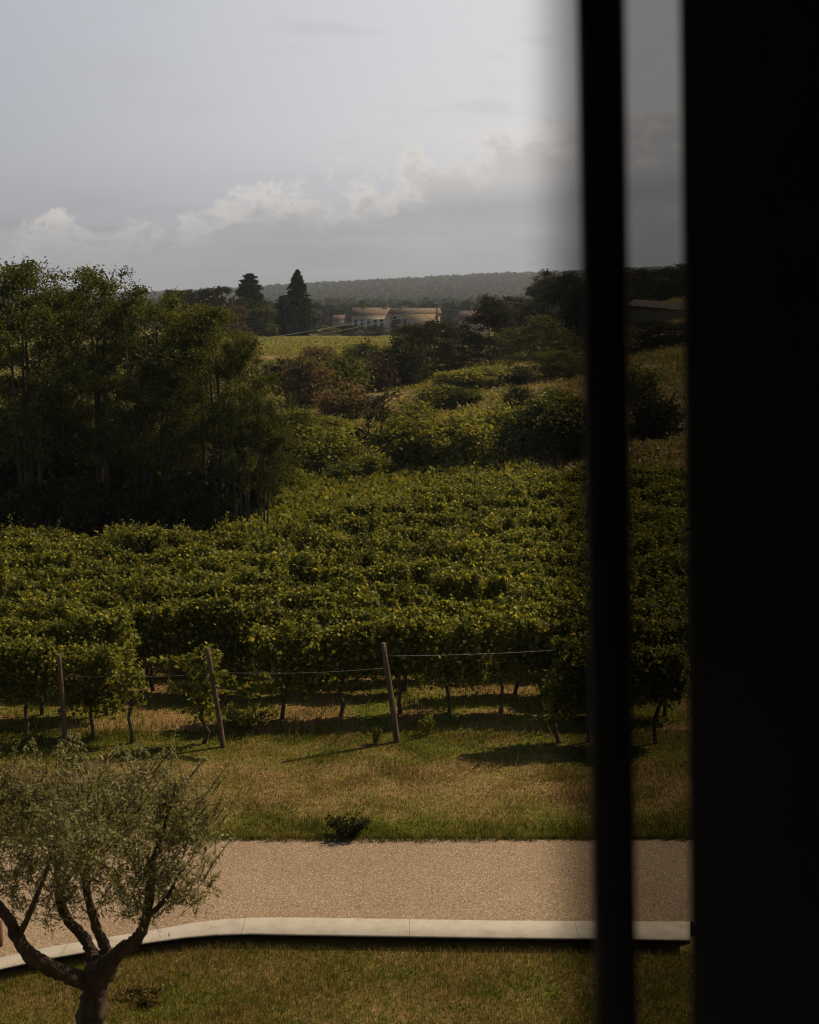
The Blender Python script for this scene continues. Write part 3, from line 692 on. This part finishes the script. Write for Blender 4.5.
def left_wood():
    pr = [broadleaf(300 + i, 8.0, 3.2, M['tree'], 0.36, 4, 175, 150, 0.088, 0.5, 'acacia_tree', 0.34) for i in range(5)]
    T = [(-25, 276, 43, 1.0, 'tall dark acacia tree cut off by the photo edge'),
         (30, 261, 41, 1.05, 'tallest acacia tree with a feathery top near the photo edge'),
         (68, 290, 46, 0.9, 'acacia tree filling the dip between the two tallest crowns'),
         (98, 266, 42, 1.15, 'broad acacia tree with a flat spreading top in the left wood'),
         (142, 281, 41, 0.95, 'acacia tree with a branch sticking out against the sky'),
         (178, 291, 43, 1.0, 'acacia tree near the middle of the sloping edge of the left wood'),
         (212, 306, 41, 0.95, 'acacia tree at the falling right shoulder of the left wood'),
         (243, 336, 40, 0.85, 'shorter acacia tree at the right end of the left wood'),
         (262, 372, 40.5, 0.7, 'small leafy acacia tree closing the right end of the wood'),
         (5, 300, 50, 1.0, 'acacia tree standing deeper in the wood at the photo edge'),
         (120, 300, 51, 1.1, 'acacia tree standing deeper in the wood behind the flat topped one'),
         (195, 318, 52, 1.0, 'acacia tree deep in the wood behind its sloping edge')]
    for i, (px, ty, D, s, lab) in enumerate(T):
        g = at(px, 500, D); z = gz(g.x, D); h = at(px, ty, D).z - z
        k = h/8.0; ws = s*(0.9 if px < 230 else 0.62)
        place(pr[i % 5], (g.x, D, z - 0.05), rng.random()*6.28, (ws, ws, k), lab, 'tree', 'acacia trees of the left wood')
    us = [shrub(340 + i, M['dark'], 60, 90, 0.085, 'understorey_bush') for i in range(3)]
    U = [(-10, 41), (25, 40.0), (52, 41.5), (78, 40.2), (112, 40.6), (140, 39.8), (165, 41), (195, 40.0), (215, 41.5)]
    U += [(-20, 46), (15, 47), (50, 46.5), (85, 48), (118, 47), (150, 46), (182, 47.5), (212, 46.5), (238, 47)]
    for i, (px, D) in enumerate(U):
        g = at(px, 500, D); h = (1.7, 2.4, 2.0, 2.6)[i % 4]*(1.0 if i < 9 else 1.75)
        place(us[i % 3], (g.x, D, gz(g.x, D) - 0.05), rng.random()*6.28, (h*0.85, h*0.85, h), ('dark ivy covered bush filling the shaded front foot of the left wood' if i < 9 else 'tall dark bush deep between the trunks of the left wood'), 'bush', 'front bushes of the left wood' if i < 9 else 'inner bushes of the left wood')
left_wood()
def shrubs():
    pr = {'y': [shrub(400 + i, M['yellow'], 60, 95, 0.075) for i in range(3)], 'f': [shrub(410 + i, M['fresh'], 60, 95, 0.07) for i in range(2)],
          'd': [shrub(420 + i, M['dark'], 60, 95, 0.07) for i in range(3)], 'b': [shrub(430 + i, M['brown'], 56, 80, 0.07) for i in range(2)],
          't': [shrub(440 + i, M['tree'], 60, 95, 0.07) for i in range(3)]}
    S = [(322, 478, 432, 92, 'f', 'rounded yellow green shrub behind the vineyard right of the left wood'),
         (268, 487, 428, 60, 't', 'leafy green shrub at the foot of the right end of the wood'),
         (285, 496, 468, 50, 'f', 'low bright green shrub at the vineyard edge below the rounded shrub'),
         (240, 505, 452, 60, 't', 'dark green shrub at the corner where wood meets vines'),
         (372, 484, 452, 46, 'y', 'low yellow green bush at the vineyard edge beside the open dark shrub'),
         (344, 488, 462, 44, 't', 'low dark green bush at the vineyard edge below the rounded shrub'),
         (300, 448, 412, 50, 'f', 'light green shrub behind the rounded yellow green one'),
         (412, 474, 418, 84, 'y', 'olive yellow shrub in the middle behind the vineyard'),
         (458, 470, 412, 84, 'y', 'wide yellowish shrub beside the darker rounded bush'),
         (500, 452, 405, 50, 'y', 'yellow shrub below the bare earth track'),
         (538, 463, 402, 84, 't', 'dark rounded bush above the bare bank near the window bar'),
         (583, 460, 398, 60, 't', 'bush on the bank half covered by the window bar'),
         (345, 420, 382, 60, 'b', 'brown thicket behind the dark open shrub'),
         (305, 408, 356, 56, 'b', 'reddish brown thicket beside the left wood'),
         (283, 392, 358, 50, 'd', 'dark shrub under the left end of the field'),
         (340, 398, 356, 60, 't', 'dull green thicket under the middle of the field'),
         (375, 392, 350, 56, 'b', 'brownish thicket below the pale house'),
         (402, 388, 342, 56, 'd', 'dark thicket below the right end of the pale house'),
         (318, 372, 346, 46, 'b', 'small brown scrub bush along the field edge'),
         (360, 372, 343, 44, 't', 'small green bush with pointed top along the field edge'),
         (330, 440, 415, 46, 'f', 'pale green tall weed bush left of the dark open shrub'),
         (410, 432, 404, 56, 'f', 'bright green low bush left of the small earth patch'),
         (440, 412, 386, 50, 'y', 'yellow green bush above the small earth patch'),
         (462, 408, 388, 40, 't', 'small dark green bush left of the earth track'),
         (485, 388, 366, 60, 'y', 'long sunlit yellow bush below the dark trees'),
         (455, 392, 372, 46, 'y', 'sunlit yellow bush at the left end of the long one'),
         (518, 408, 388, 34, 'd', 'small dark bush on the right side of the earth track'),
         (565, 420, 392, 46, 't', 'dull bush on the dry slope near the window bar'),
         (520, 385, 366, 40, 'd', 'dark low bush at the top of the earth track'),
         (655, 440, 395, 60, 'd', 'dim shrub seen through the curtain above the vineyard'),
         (640, 405, 370, 50, 't', 'dim upper shrub seen through the dark curtain')]
    cnt = {}
    for i, (px, by, ty, w, k, lab) in enumerate(S):
        g = ground_at(px, by, 40); h = px2m(by - ty, g.y)*1.05; wm = px2m(w, g.y)*1.02
        P = pr[k]; cnt[k] = cnt.get(k, -1) + 1; place(P[cnt[k] % len(P)], (g.x, g.y + wm*0.3, gz(g.x, g.y + wm*0.3) - 0.08*h), rng.random()*6.28, (wm, wm*0.9, h*1.1), lab, 'shrub', 'shrubs on the scrubby slope')
    # open dark shrub on visible stems
    g = ground_at(372, 462, 40); h = px2m(72, g.y)
    place(broadleaf(460, h, px2m(52, g.y), M['dark'], 0.3, 4, 46, 60, 0.15, 0.5, 'open_shrub', 0.32), g, 0, (1, 1, 1), 'dark open shrub on thin stems in the middle of the scrub', 'shrub')
    # trees on the slope and on the wooded hill to the right
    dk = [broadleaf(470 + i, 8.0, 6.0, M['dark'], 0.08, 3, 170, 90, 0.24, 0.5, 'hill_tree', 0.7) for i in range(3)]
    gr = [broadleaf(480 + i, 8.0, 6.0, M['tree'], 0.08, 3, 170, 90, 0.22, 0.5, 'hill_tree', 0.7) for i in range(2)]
    T = [(432, 378, 318, 66, 118, dk, 'dark spreading tree just right of the pale house'),
         (463, 372, 330, 50, 124, dk, 'dark low tree between the spreading tree and tall dark tree'),
         (492, 378, 297, 56, 122, dk, 'tall dark tree standing left of the sunlit green tree'),
         (543, 384, 314, 66, 108, gr, 'sunlit green tree in front of the dark wooded hill'),
         (520, 360, 296, 46, 140, dk, 'dark tree behind the sunlit green tree'),
         (566, 356, 273, 58, 138, dk, 'tall dark tree just left of the window bar'),
         (560, 395, 350, 50, 100, gr, 'small tree on the slope below the sunlit green tree'),
         (408, 366, 334, 36, 135, gr, 'small bushy tree at the right end of the field'),
         (545, 330, 277, 40, 190, dk, 'dark tree on the hilltop behind the tall one by the window bar'),
         (592, 380, 276, 60, 130, dk, 'tall dark tree behind the window bar'),
         (622, 360, 270, 50, 140, dk, 'dark hill tree on the right edge of the window bar'),
         (640, 330, 268, 40, 165, dk, 'dim hilltop tree left of the tiled roof seen through curtain'),
         (665, 335, 266, 40, 170, dk, 'dim hilltop tree behind the tiled roof'),
         (688, 340, 263, 44, 165, dk, 'dim hilltop tree beside the black shutter'),
         (612, 400, 325, 50, 110, gr, 'dim green tree right of the window bar below the hilltop'),
         (650, 395, 318, 60, 112, dk, 'dim tree below the tiled roof seen through the dark curtain'),
         (690, 400, 320, 56, 112, gr, 'dim tree beside the black shutter below the tiled roof')]
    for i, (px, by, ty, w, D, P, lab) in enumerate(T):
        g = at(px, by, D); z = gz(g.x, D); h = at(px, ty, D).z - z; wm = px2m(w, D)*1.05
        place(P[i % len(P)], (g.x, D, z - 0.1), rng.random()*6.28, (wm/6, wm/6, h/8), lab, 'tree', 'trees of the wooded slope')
shrubs()
def undergrowth():
    def tufts(name, n, y0, y1, size, tm, mat, lab, cond, lift=0.2, up=0.1, hh=1.0):
        y = y0 + (y1 - y0)*rng.random(n)**1.3; x = rng.uniform(-0.32, 0.32, n)*y
        ok = cond(x, y); x, y = x[ok], y[ok]
        C = np.stack((x, y, height(x, y) + lift*size*rng.random(len(x))*hh), -1)
        V, F = leaf_set(C, size*(0.6 + 0.8*rng.random(len(x))), tm, up, -1.2); o = mesh_obj(name, V, [F], mat); tag(o, lab, 'undergrowth', None, 'stuff')
    behind = lambda x, y: y > 35.3 + 12.0*ss(x, -5.4, 4.0) + 1.2*ss(x, 4, 9) + 0.6
    dryb = lambda x, y: (x/y > 0.055) & (y < 100) & (clump_noise(x, y, 0.21) > 0.22)
    cn = lambda x, y, a, b: clump_noise(x, y, a) > b
    tufts('undergrowth', 80000, 36, 175, 0.20, 'leaf', M['fresh'], 'tangled green undergrowth between the shrubs of the slope', lambda x, y: behind(x, y) & cn(x, y, 0.12, 0.52) & ~dryb(x, y), 1.6, 0.1)
    tufts('undergrowth', 90000, 36, 175, 0.17, 'leaf', M['yellow'], 'yellowish weeds and grasses between the shrubs of the slope', lambda x, y: behind(x, y) & cn(x + 7, y, 0.1, 0.45) & ~dryb(x, y), 1.5, 0.1)
    tufts('dry_grass', 80000, 46, 175, 0.34, 'olive', M['straw'], 'dry straw coloured grass on the bank above the vineyard', lambda x, y: behind(x, y) & cn(x, y + 9, 0.14, 0.38) & ((x > 1.5) | (y > 62)), 0.6, 0.0)
    tufts('dry_grass', 30000, 47, 105, 0.26, 'olive', M['straw'], 'dry tan grass of the bank beside the window bar', dryb, 0.5, 0.0)
    tufts('undergrowth', 110000, 35, 72, 0.20, 'leaf', M['fresh'], 'weedy green margin just behind the last vines', lambda x, y: behind(x, y) & (y < 35.3 + 12.0*ss(x, -5.4, 4.0) + 25) & (x < 5), 2.6, 0.1)
    # field beyond
    tufts('field_grass', 30000, 160, 235, 0.45, 'olive', M['yellow'], 'pale dry grass of the open field before the house', lambda x, y: (x > -40) & (x < 20), 0.5, 0.0)
undergrowth()

# ------------------------------------------------------------------ conifers and hedge by the field
def conifer(seed, h, w, mat, tiers, per, leaf, lab, px, base_py, D, name='conifer_tree', low=0.05, droop=0.25, power=1.0):
    global rng
    rng = np.random.default_rng(seed)
    g = at(px, base_py, D); root = empty(name, (g.x, D, gz(g.x, D)))
    h = h - gz(g.x, D)
    t = MB(); t.tube([(0, 0, -.3), (0.05, 0, h*.5), (0, 0, h*.98)], [0.02*h + .05, .012*h, .02], 8, 0.05); C = []; ax = []
    for k in range(tiers):
        z = low + (1 - low)*(k/tiers)**0.9; rad = w/2*(1 - z)**power + 0.12; nb = int(6 + 5*(1 - z))
        for b in range(nb):
            a = rng.random()*6.283; l = rad*(0.62 + 0.5*rng.random()); d = np.array((math.cos(a), math.sin(a), -droop*(1 - z) + 0.12)); d[2] += 0.12*rng.normal()
            z0 = np.array((0, 0, h*z + rng.normal()*h*0.008)); e = z0 + d*l
            t.tube([z0, e], [.03, .008], 4, cap=False)
            u = rng.random((per, 1))**0.7; q = z0 + d*l*u + rng.normal(size=(per, 3))*np.array((.10, .10, .05))*l*(0.4 + u*0.8)
            C.append(q); ax.append(np.repeat(unit(d)[None], per, 0))
    C, ax = np.vstack(C), np.vstack(ax); t.build('trunk', M['bark'], root); f = MB(); f.leaves(C, leaf, 'needle', 0.2, 0.2, ax); f.build('crown', mat, root)
    tag(root, lab, 'tree'); return root
D = 250
H = lambda py, D: at(300, py, D).z
conifer(500, H(270, D), px2m(46, D), M['conifer'], 46, 46, 0.5, 'tall pointed dark spruce beside the field left of the house', 298, 336, D, 'spruce_tree', 0.03, 0.3, 0.9)
conifer(501, H(296, D-4), px2m(30, D), M['conifer'], 32, 44, 0.5, 'shorter dark conifer leaning on the left side of the spruce', 284, 336, D-4, 'spruce_tree', 0.03, 0.25, 0.55)
conifer(502, H(274, D+4), px2m(42, D), M['conifer'], 30, 50, 0.55, 'dark cedar with layered pointed top left of the spruce', 250, 337, D+4, 'cedar_tree', 0.1, 0.05, 0.5)
def field_trees():
    def bl(seed, px, by, ty, w, D, mat, lab, low=0.03, leaf=0.55, name='field_tree'):
        p = broadleaf(seed, 8, 8, mat, low, 2, 110, 60, leaf, 0.45, name, 1.0); g = at(px, by, D); z = gz(g.x, D); h = at(px, ty, D).z - z; wm = px2m(w, D)
        place(p, (g.x, D, z), 0, (wm/8, wm/8, h/8), lab, 'tree')
    bl(510, 250, 338, 300, 44, 243, M['dark'], 'rounded leafy tree in front of the layered cedar')
    bl(511, 266, 338, 305, 22, 240, M['tree'], 'lighter slim tree on the right flank of the cedar')
    bl(512, 206, 345, 292, 52, 225, M['dark'], 'dark distant tree showing above the right shoulder of the wood')
    bl(518, 182, 345, 291, 46, 228, M['dark'], 'dark distant tree just right of the topmost crowns of the left wood')
    bl(513, 224, 345, 301, 40, 230, M['brown'], 'brownish distant tree left of the cedar')
    bl(514, 345, 340, 326, 46, 262, M['dark'], 'low dark hedge like tree left of the house front', leaf=0.4)
    bl(515, 375, 342, 326, 22, 275, M['dark'], 'round dark bush in front of the pale house facade', leaf=0.4)
    bl(516, 400, 342, 328, 16, 262, M['tree'], 'small green bush near the foot of the ochre wing', leaf=0.4)
    bl(517, 330, 338, 327, 26, 258, M['tree'], 'small green bush right of the spruce', leaf=0.4)
field_trees()

# ------------------------------------------------------------------ house
def hip_roof(mb, x0, y0, x1, y1, z, rise, ov=0.45, ridge='x'):
    x0 -= ov; y0 -= ov; x1 += ov; y1 += ov; c = 0.5
    if ridge == 'x': a, b = (x0 + c, (y0+y1)/2, z + rise), (x1 - c, (y0+y1)/2, z + rise)
    else: a, b = ((x0+x1)/2, y0 + c, z + rise), ((x0+x1)/2, y1 - c, z + rise)
    V = [(x0,y0,z),(x1,y0,z),(x1,y1,z),(x0,y1,z), a, b, (x0,y0,z-.2),(x1,y0,z-.2),(x1,y1,z-.2),(x0,y1,z-.2)]
    F4 = [(0,1,5,4),(2,3,4,5),(6,9,8,7),(6,7,1,0),(7,8,2,1),(8,9,3,2),(9,6,0,3)] if ridge == 'x' else [(1,2,5,4),(3,0,4,5),(6,9,8,7),(6,7,1,0),(7,8,2,1),(8,9,3,2),(9,6,0,3)]
    F3 = [(1,2,5),(3,0,4)] if ridge == 'x' else [(0,1,4),(2,3,5)]
    mb.add(V, F4, F3)
def house():
    D = 380.0; m = D/FPX
    X = lambda px: (px - 409.5)*m; Z = lambda py: at(400, py, D).z
    z0 = gz(X(380), D) - 0.2
    def block(name, px0, px1, depth, eave, ridge, mat, lab, rd='x', chim=(), wins=(), dy=0.0, rise_mat=M['tiles'], shut=True, win_w=0.95, wz=None, rows=1, pilaster=True):
        root = empty(name, ((X(px0)+X(px1))/2, D + dy, z0)); ox, oy = root.location.x, root.location.y
        x0, x1 = X(px0)-ox, X(px1)-ox; ze = Z(eave)-z0
        w = MB(); w.box((x0, 0, -0.5), (x1, depth, ze)); wall = w.build('wall', mat, root)
        if pilaster:
            q = MB(); q.box((x0 - .1, -.14, ze - .45), (x1 + .1, -.002, ze - .203)); q.build('cornice', M['wall_pale'], root)
        r = MB(); hip_roof(r, x0, 0, x1, depth, ze + .2, Z(ridge)-Z(eave), 0.5, rd); roof = r.build('roof', rise_mat, root)
        for (cx, cz) in chim:
            c = MB(); xx = X(cx)-ox; c.box((xx - .45, depth*.42, ze), (xx + .45, depth*.42 + .8, Z(cz)-z0)); c.box((xx - .55, depth*.42 - .1, Z(cz)-z0), (xx + .55, depth*.42 + .9, Z(cz)-z0 + .18)); c.build('chimney', M['wall'], roof)
        for wp in wins:
            xx = X(wp)-ox; a, b = wz
            f = MB(); hw = win_w/2
            f.box((xx - hw - .1, -.06, a - .12), (xx - hw, .02, b + .12)); f.box((xx + hw, -.06, a - .12), (xx + hw + .1, .02, b + .12)); f.box((xx - hw, -.06, b), (xx + hw, .02, b + .12)); f.box((xx - hw, -.06, a - .12), (xx + hw, .02, a))
            fr = f.build('window', M['wall_pale'], root)
            g = MB(); g.box((xx - hw, -.012, a), (xx + hw, .03, b)); g.build('pane', M['void'], fr)
            if shut:
                for s in (-1, 1):
                    h = MB(); c = xx + s*(hw + .1 + hw*.42); h.box((c - hw*.4, -.09, a - .05), (c + hw*.4, -.03, b + .05)); h.build('shutter', M['shutter'], fr)
        tag(root, lab, 'house'); return root
    zw = (Z(329.5)-z0, Z(319.5)-z0)
    block('manor_house', 352, 390, 13, 315.5, 308.5, M['wall_pale'], 'pale manor house with a hipped tile roof and a row of tall shuttered windows', 'x', [(364, 308), (386, 307)], [356, 362.5, 369, 375.5, 382], 0, wz=zw, win_w=0.8)
    block('house_wing', 390.4, 440, 11, 313.8, 308.8, M['wall'], 'ochre house wing with plain wall and small windows right of the manor', 'x', [(402, 306.5)], [399, 405], 0.5, wz=(Z(324)-z0, Z(319)-z0), win_w=0.9, shut=True, pilaster=False)
    block('low_barn', 333, 351.6, 10, 320.5, 316, M['wall'], 'low tiled barn left of the pale manor house', 'x', (), [], 1.0, pilaster=False)
    block('tiled_cottage', 452, 478, 10, 318, 311, M['wall'], 'cottage roof glimpsed between the dark trees right of the manor', 'x', (), [], -60.0, pilaster=False)
    # building on the right hill whose roof shows through the curtain
    Dr = 128.0; c = at(666, 302, Dr); zt = at(666, 302, Dr).z; zb = gz(c.x, Dr)
    root = empty('hill_barn', (c.x, Dr, zb)); hw = 3.4; he = zt - zb - 0.55
    w = MB(); w.box((-hw, 0, -.6), (hw, 6, he)); w.build('wall', M['wall'], root)
    r = MB(); V = [(-hw-.4,-.4,he),(hw+.4,-.4,he),(hw+.4,3,he+.55),(-hw-.4,3,he+.55),(hw+.4,6.4,he),(-hw-.4,6.4,he)]
    r.add(V, [(0,1,2,3),(3,2,4,5)], []); r.add([(x,y,z-.15) for x,y,z in V], [(3,2,1,0),(5,4,2,3)]); r.build('roof', M['old_tiles'], root)
    root.rotation_euler = (0, R(4), R(-24)); tag(root, 'barn with reddish tiled roof among the trees on the right hill', 'barn')
house()
conifer(520, H(317, 355), px2m(6, 355), M['conifer'], 26, 14, 0.45, 'slim dark cypress against the ochre house wing', 395, 333, 355, 'cypress_tree', 0.02, -0.6, 0.35)
def cables():
    D = 215.0
    pb = at(437, 335, D); zb = gz(pb.x, D); zt = at(437, 302, D).z
    root = empty('utility_pole', (pb.x, D, zb)); m = MB(); m.tube([(0, 0, -.4), (0, 0, (zt-zb)*.5), (0, 0, zt-zb)], [.15, .13, .10], 8); m.build('shaft', M['post'], root)
    q = MB(); q.box((-.7, -.06, zt-zb-.5), (.7, .06, zt-zb-.36)); q.build('crossarm', M['post'], root); tag(root, 'slim wooden utility pole rising above the trees right of the house', 'utility pole')
    for (a, b, sag, lab) in [((at(190, 349, 190)), at(437, 307.5, D), 0.3, 'pale overhead cable crossing in front of the field and conifers'),
                             ((at(190, 353, 189)), at(437, 309.5, D), 0.6, 'lower pale overhead cable sagging over the field'),
                             ((at(437, 307.5, D)), at(560, 290, 190), 1.4, 'overhead cable running right from the utility pole')]:
        c = MB(); u = np.linspace(0, 1, 30); c.tube([a.lerp(b, k) + Vector((0, 0, -sag*4*k*(1-k))) for k in u], 0.020, 5); tag(c.build('overhead_cable', M['wire'], None, True), lab, 'cable')
cables()

# ------------------------------------------------------------------ far forest (stuff)
def forest():
    n = 21000
    y = 900 + 2000*rng.random(n)**0.85; x = rng.uniform(-0.40, 0.45, n)*y
    z = height(x, y); s = 7 + 5*rng.random(n)
    C = []
    k = 22
    d = unit(rng.normal(size=(n, k, 3))); C = np.stack((x, y, z + s*0.55), -1)[:, None] + d*(s*0.45)[:, None, None]*np.array((0.8, 0.8, 1.0))*rng.random((n, k, 1))**0.3
    V, F = leaf_set(C.reshape(-1, 3), np.repeat(s*0.36, k), 'clump', 0.3)
    tag(mesh_obj('forest', V, [F], M['forest']), 'distant wooded ridge of mixed green trees under the clouds', 'forest', None, 'stuff')
    # nearer woods in the dip behind the house
    n = 2500; y = 430 + 420*rng.random(n); x = rng.uniform(-0.36, 0.30, n)*y; z = height(x, y); s = 5 + 4*rng.random(n); k = 26
    ok = ~((x > -24) & (x < 22) & (y < 470)); x, y, z, s = x[ok], y[ok], z[ok], s[ok]; n = len(x)
    d = unit(rng.normal(size=(n, k, 3))); C = np.stack((x, y, z + s*0.5), -1)[:, None] + d*(s*0.45)[:, None, None]*np.array((0.7, 0.7, 1.05))*rng.random((n, k, 1))**0.4
    V, F = leaf_set(C.reshape(-1, 3), np.repeat(s*0.28, k), 'clump', 0.3)
    tag(mesh_obj('forest', V, [F], M['forest']), 'belt of green woods in the dip behind the house', 'forest', None, 'stuff')
forest()

# ------------------------------------------------------------------ the room and the window
WY = 2.0
def room():
    def st(name, *boxes, mat=M['room']):
        m = MB()
        for a, b in boxes: m.box(a, b)
        o = m.build(name, mat); o['kind'] = 'structure'; return o
    zf, zc = 5.75, 8.75
    st('floor', ((-2.6, -3.0, zf - .2), (2.6, 2.05, zf)))
    st('ceiling', ((-2.6, -3.0, zc), (2.6, 2.05, zc + .2)))
    st('wall_left', ((-2.8, -3.0, zf - .2), (-2.603, 2.05, zc + .2))); st('wall_right', ((2.603, -3.0, zf - .2), (2.8, 2.05, zc + .2))); st('wall_back', ((-2.8, -3.2, zf - .2), (2.8, -3.003, zc + .2)))
    a, b = -1.3, 1.15
    st('wall_front', ((-14, 2.053, -.3), (a, 2.36, 11.5)), ((b, 2.053, -.3), (12, 2.36, 11.5)), ((a, 2.053, -.3), (b, 2.36, 5.70)), ((a, 2.053, 8.75), (b, 2.36, 11.5)), mat=M['facade'])
room()
def window():
    # slim casement stile: a dark bar leaning a touch
    tl, tr = at(579, 0, WY), at(626, 0, WY); bl_, br = at(597, 1024, WY), at(638, 1024, WY)
    def edge(t, b, z): k = (z - b.z)/(t.z - b.z); return b.x + (t.x - b.x)*k
    z0, z1 = 5.80, 8.70
    root = empty('window_bar', (edge(tl, bl_, z0), WY, z0)); o = root.location
    m = MB(); V = []
    dep = 0.028
    for z in (z0, z1):
        xa, xb = edge(tl, bl_, z), edge(tr, br, z); c = 0.005
        for (x, y) in ((xa + c, WY - .0), (xb - c, WY - .0), (xb, WY + c), (xb, WY + dep), (xa, WY + dep), (xa, WY + c)): V.append((x - o.x, y - o.y, z - o.z))
    F4 = [(i, (i+1) % 6, 6 + (i+1) % 6, 6 + i) for i in range(6)]
    m.add(V, F4, []); m.add(V, [], ); mb = MB(); mb.add(V, F4, [tuple(range(5, -1, -1)), tuple(range(6, 12))]); mb.build('stile', M['black'], root)
    tag(root, 'black upright window bar, slim and slightly leaning, left of the black shutter', 'window bar')
    # solid shutter leaf that closes the right side
    tl, bl_ = at(683.5, 0, WY), at(695, 1024, WY)
    root = empty('window_shutter', (edge(tl, bl_, z0), WY, z0)); o = root.location
    V = []
    for z in (z0, z1):
        xa = edge(tl, bl_, z)
        for (x, y) in ((xa, WY - .006), (1.9, WY - .006), (1.9, WY + .03), (xa, WY + .03)): V.append((x - o.x, y - o.y, z - o.z))
    mb = MB(); mb.add(V, [(0,1,5,4),(1,2,6,5),(2,3,7,6),(3,0,4,7),(0,3,2,1),(4,5,6,7)]); mb.build('leaf', M['black'], root)
    tag(root, 'solid black shutter leaf filling the right side of the window', 'shutter')
    # sheer dark curtain; the blurred darkening at its free edge is painted into the opacity
    m, nt, out = new_mat('sheer_voile'); L = nt.links
    tc = nt.nodes.new('ShaderNodeTexCoord'); sep = nt.nodes.new('ShaderNodeSeparateXYZ'); L.new(tc.outputs['UV'], sep.inputs[0])
    mr = nt.nodes.new('ShaderNodeMapRange'); mr.interpolation_type = 'SMOOTHSTEP'; L.new(sep.outputs[0], mr.inputs[0])
    for i, q in enumerate((0.0, 0.33, 0.0, 0.75)): mr.inputs[i+1].default_value = q
    tr_ = nt.nodes.new('ShaderNodeBsdfTransparent'); df = nt.nodes.new('ShaderNodeBsdfDiffuse'); df.inputs[0].default_value = (0.012, 0.011, 0.011, 1)
    ms = nt.nodes.new('ShaderNodeMixShader'); L.new(mr.outputs[0], ms.inputs[0]); L.new(tr_.outputs[0], ms.inputs[1]); L.new(df.outputs[0], ms.inputs[2]); L.new(ms.outputs[0], out.inputs[0])
    CY = WY + 0.045
    a, b = at(515, 0, CY), at(533, 1024, CY); wid = 0.28
    nu, nv = 60, 12; V = []; UV = []
    for j in range(nv):
        z = z0 + (8.74 - z0)*j/(nv - 1); xa = edge(a, b, z)
        for i in range(nu):
            u = i/(nu - 1); V.append((xa + u*wid, CY + 0.006*math.sin(u*17) + 0.003*math.sin(u*41 + 1), z)); UV.append((u, j/(nv - 1)))
    i = (np.arange(nv - 1)[:, None]*nu + np.arange(nu - 1)[None]).ravel(); F = np.stack((i, i + 1, i + nu + 1, i + nu), -1)
    o = mesh_obj('sheer_curtain', V, [F], m, smooth=True)
    uv = o.data.uv_layers.new(name='UVMap'); li = np.empty(len(o.data.loops), np.int32); o.data.loops.foreach_get('vertex_index', li)
    uv.data.foreach_set('uv', np.array(UV, np.float32)[li].ravel())
    tag(o, 'sheer dark curtain hanging behind the black window bar', 'curtain')
window()
# thin steel edge at the left of the kerb
def steel_post():
    g = onz(1, 958, 0.0); m = MB(); m.tube([(g.x, g.y, -.1), (g.x, g.y, 0.45)], .035, 8); tag(m.build('steel_post', M['rust'], None, True), 'short rusty steel post by the kerb at the photo edge', 'post')
steel_post()

# ------------------------------------------------------------------ air
def haze():
    m, nt, out = new_mat('air'); v = nt.nodes.new('ShaderNodeVolumePrincipled')
    v.inputs['Density'].default_value = HAZE; v.inputs['Color'].default_value = (0.72, 0.80, 0.92, 1); v.inputs['Anisotropy'].default_value = 0.3
    nt.links.new(v.outputs[0], out.inputs['Volume'])
    b = MB(); b.box((-1500, -20, -5), (1500, 3300, 80)); o = b.build('haze', m); o['kind'] = 'stuff'; o['label'] = 'thin pale summer haze over the whole valley'
haze()
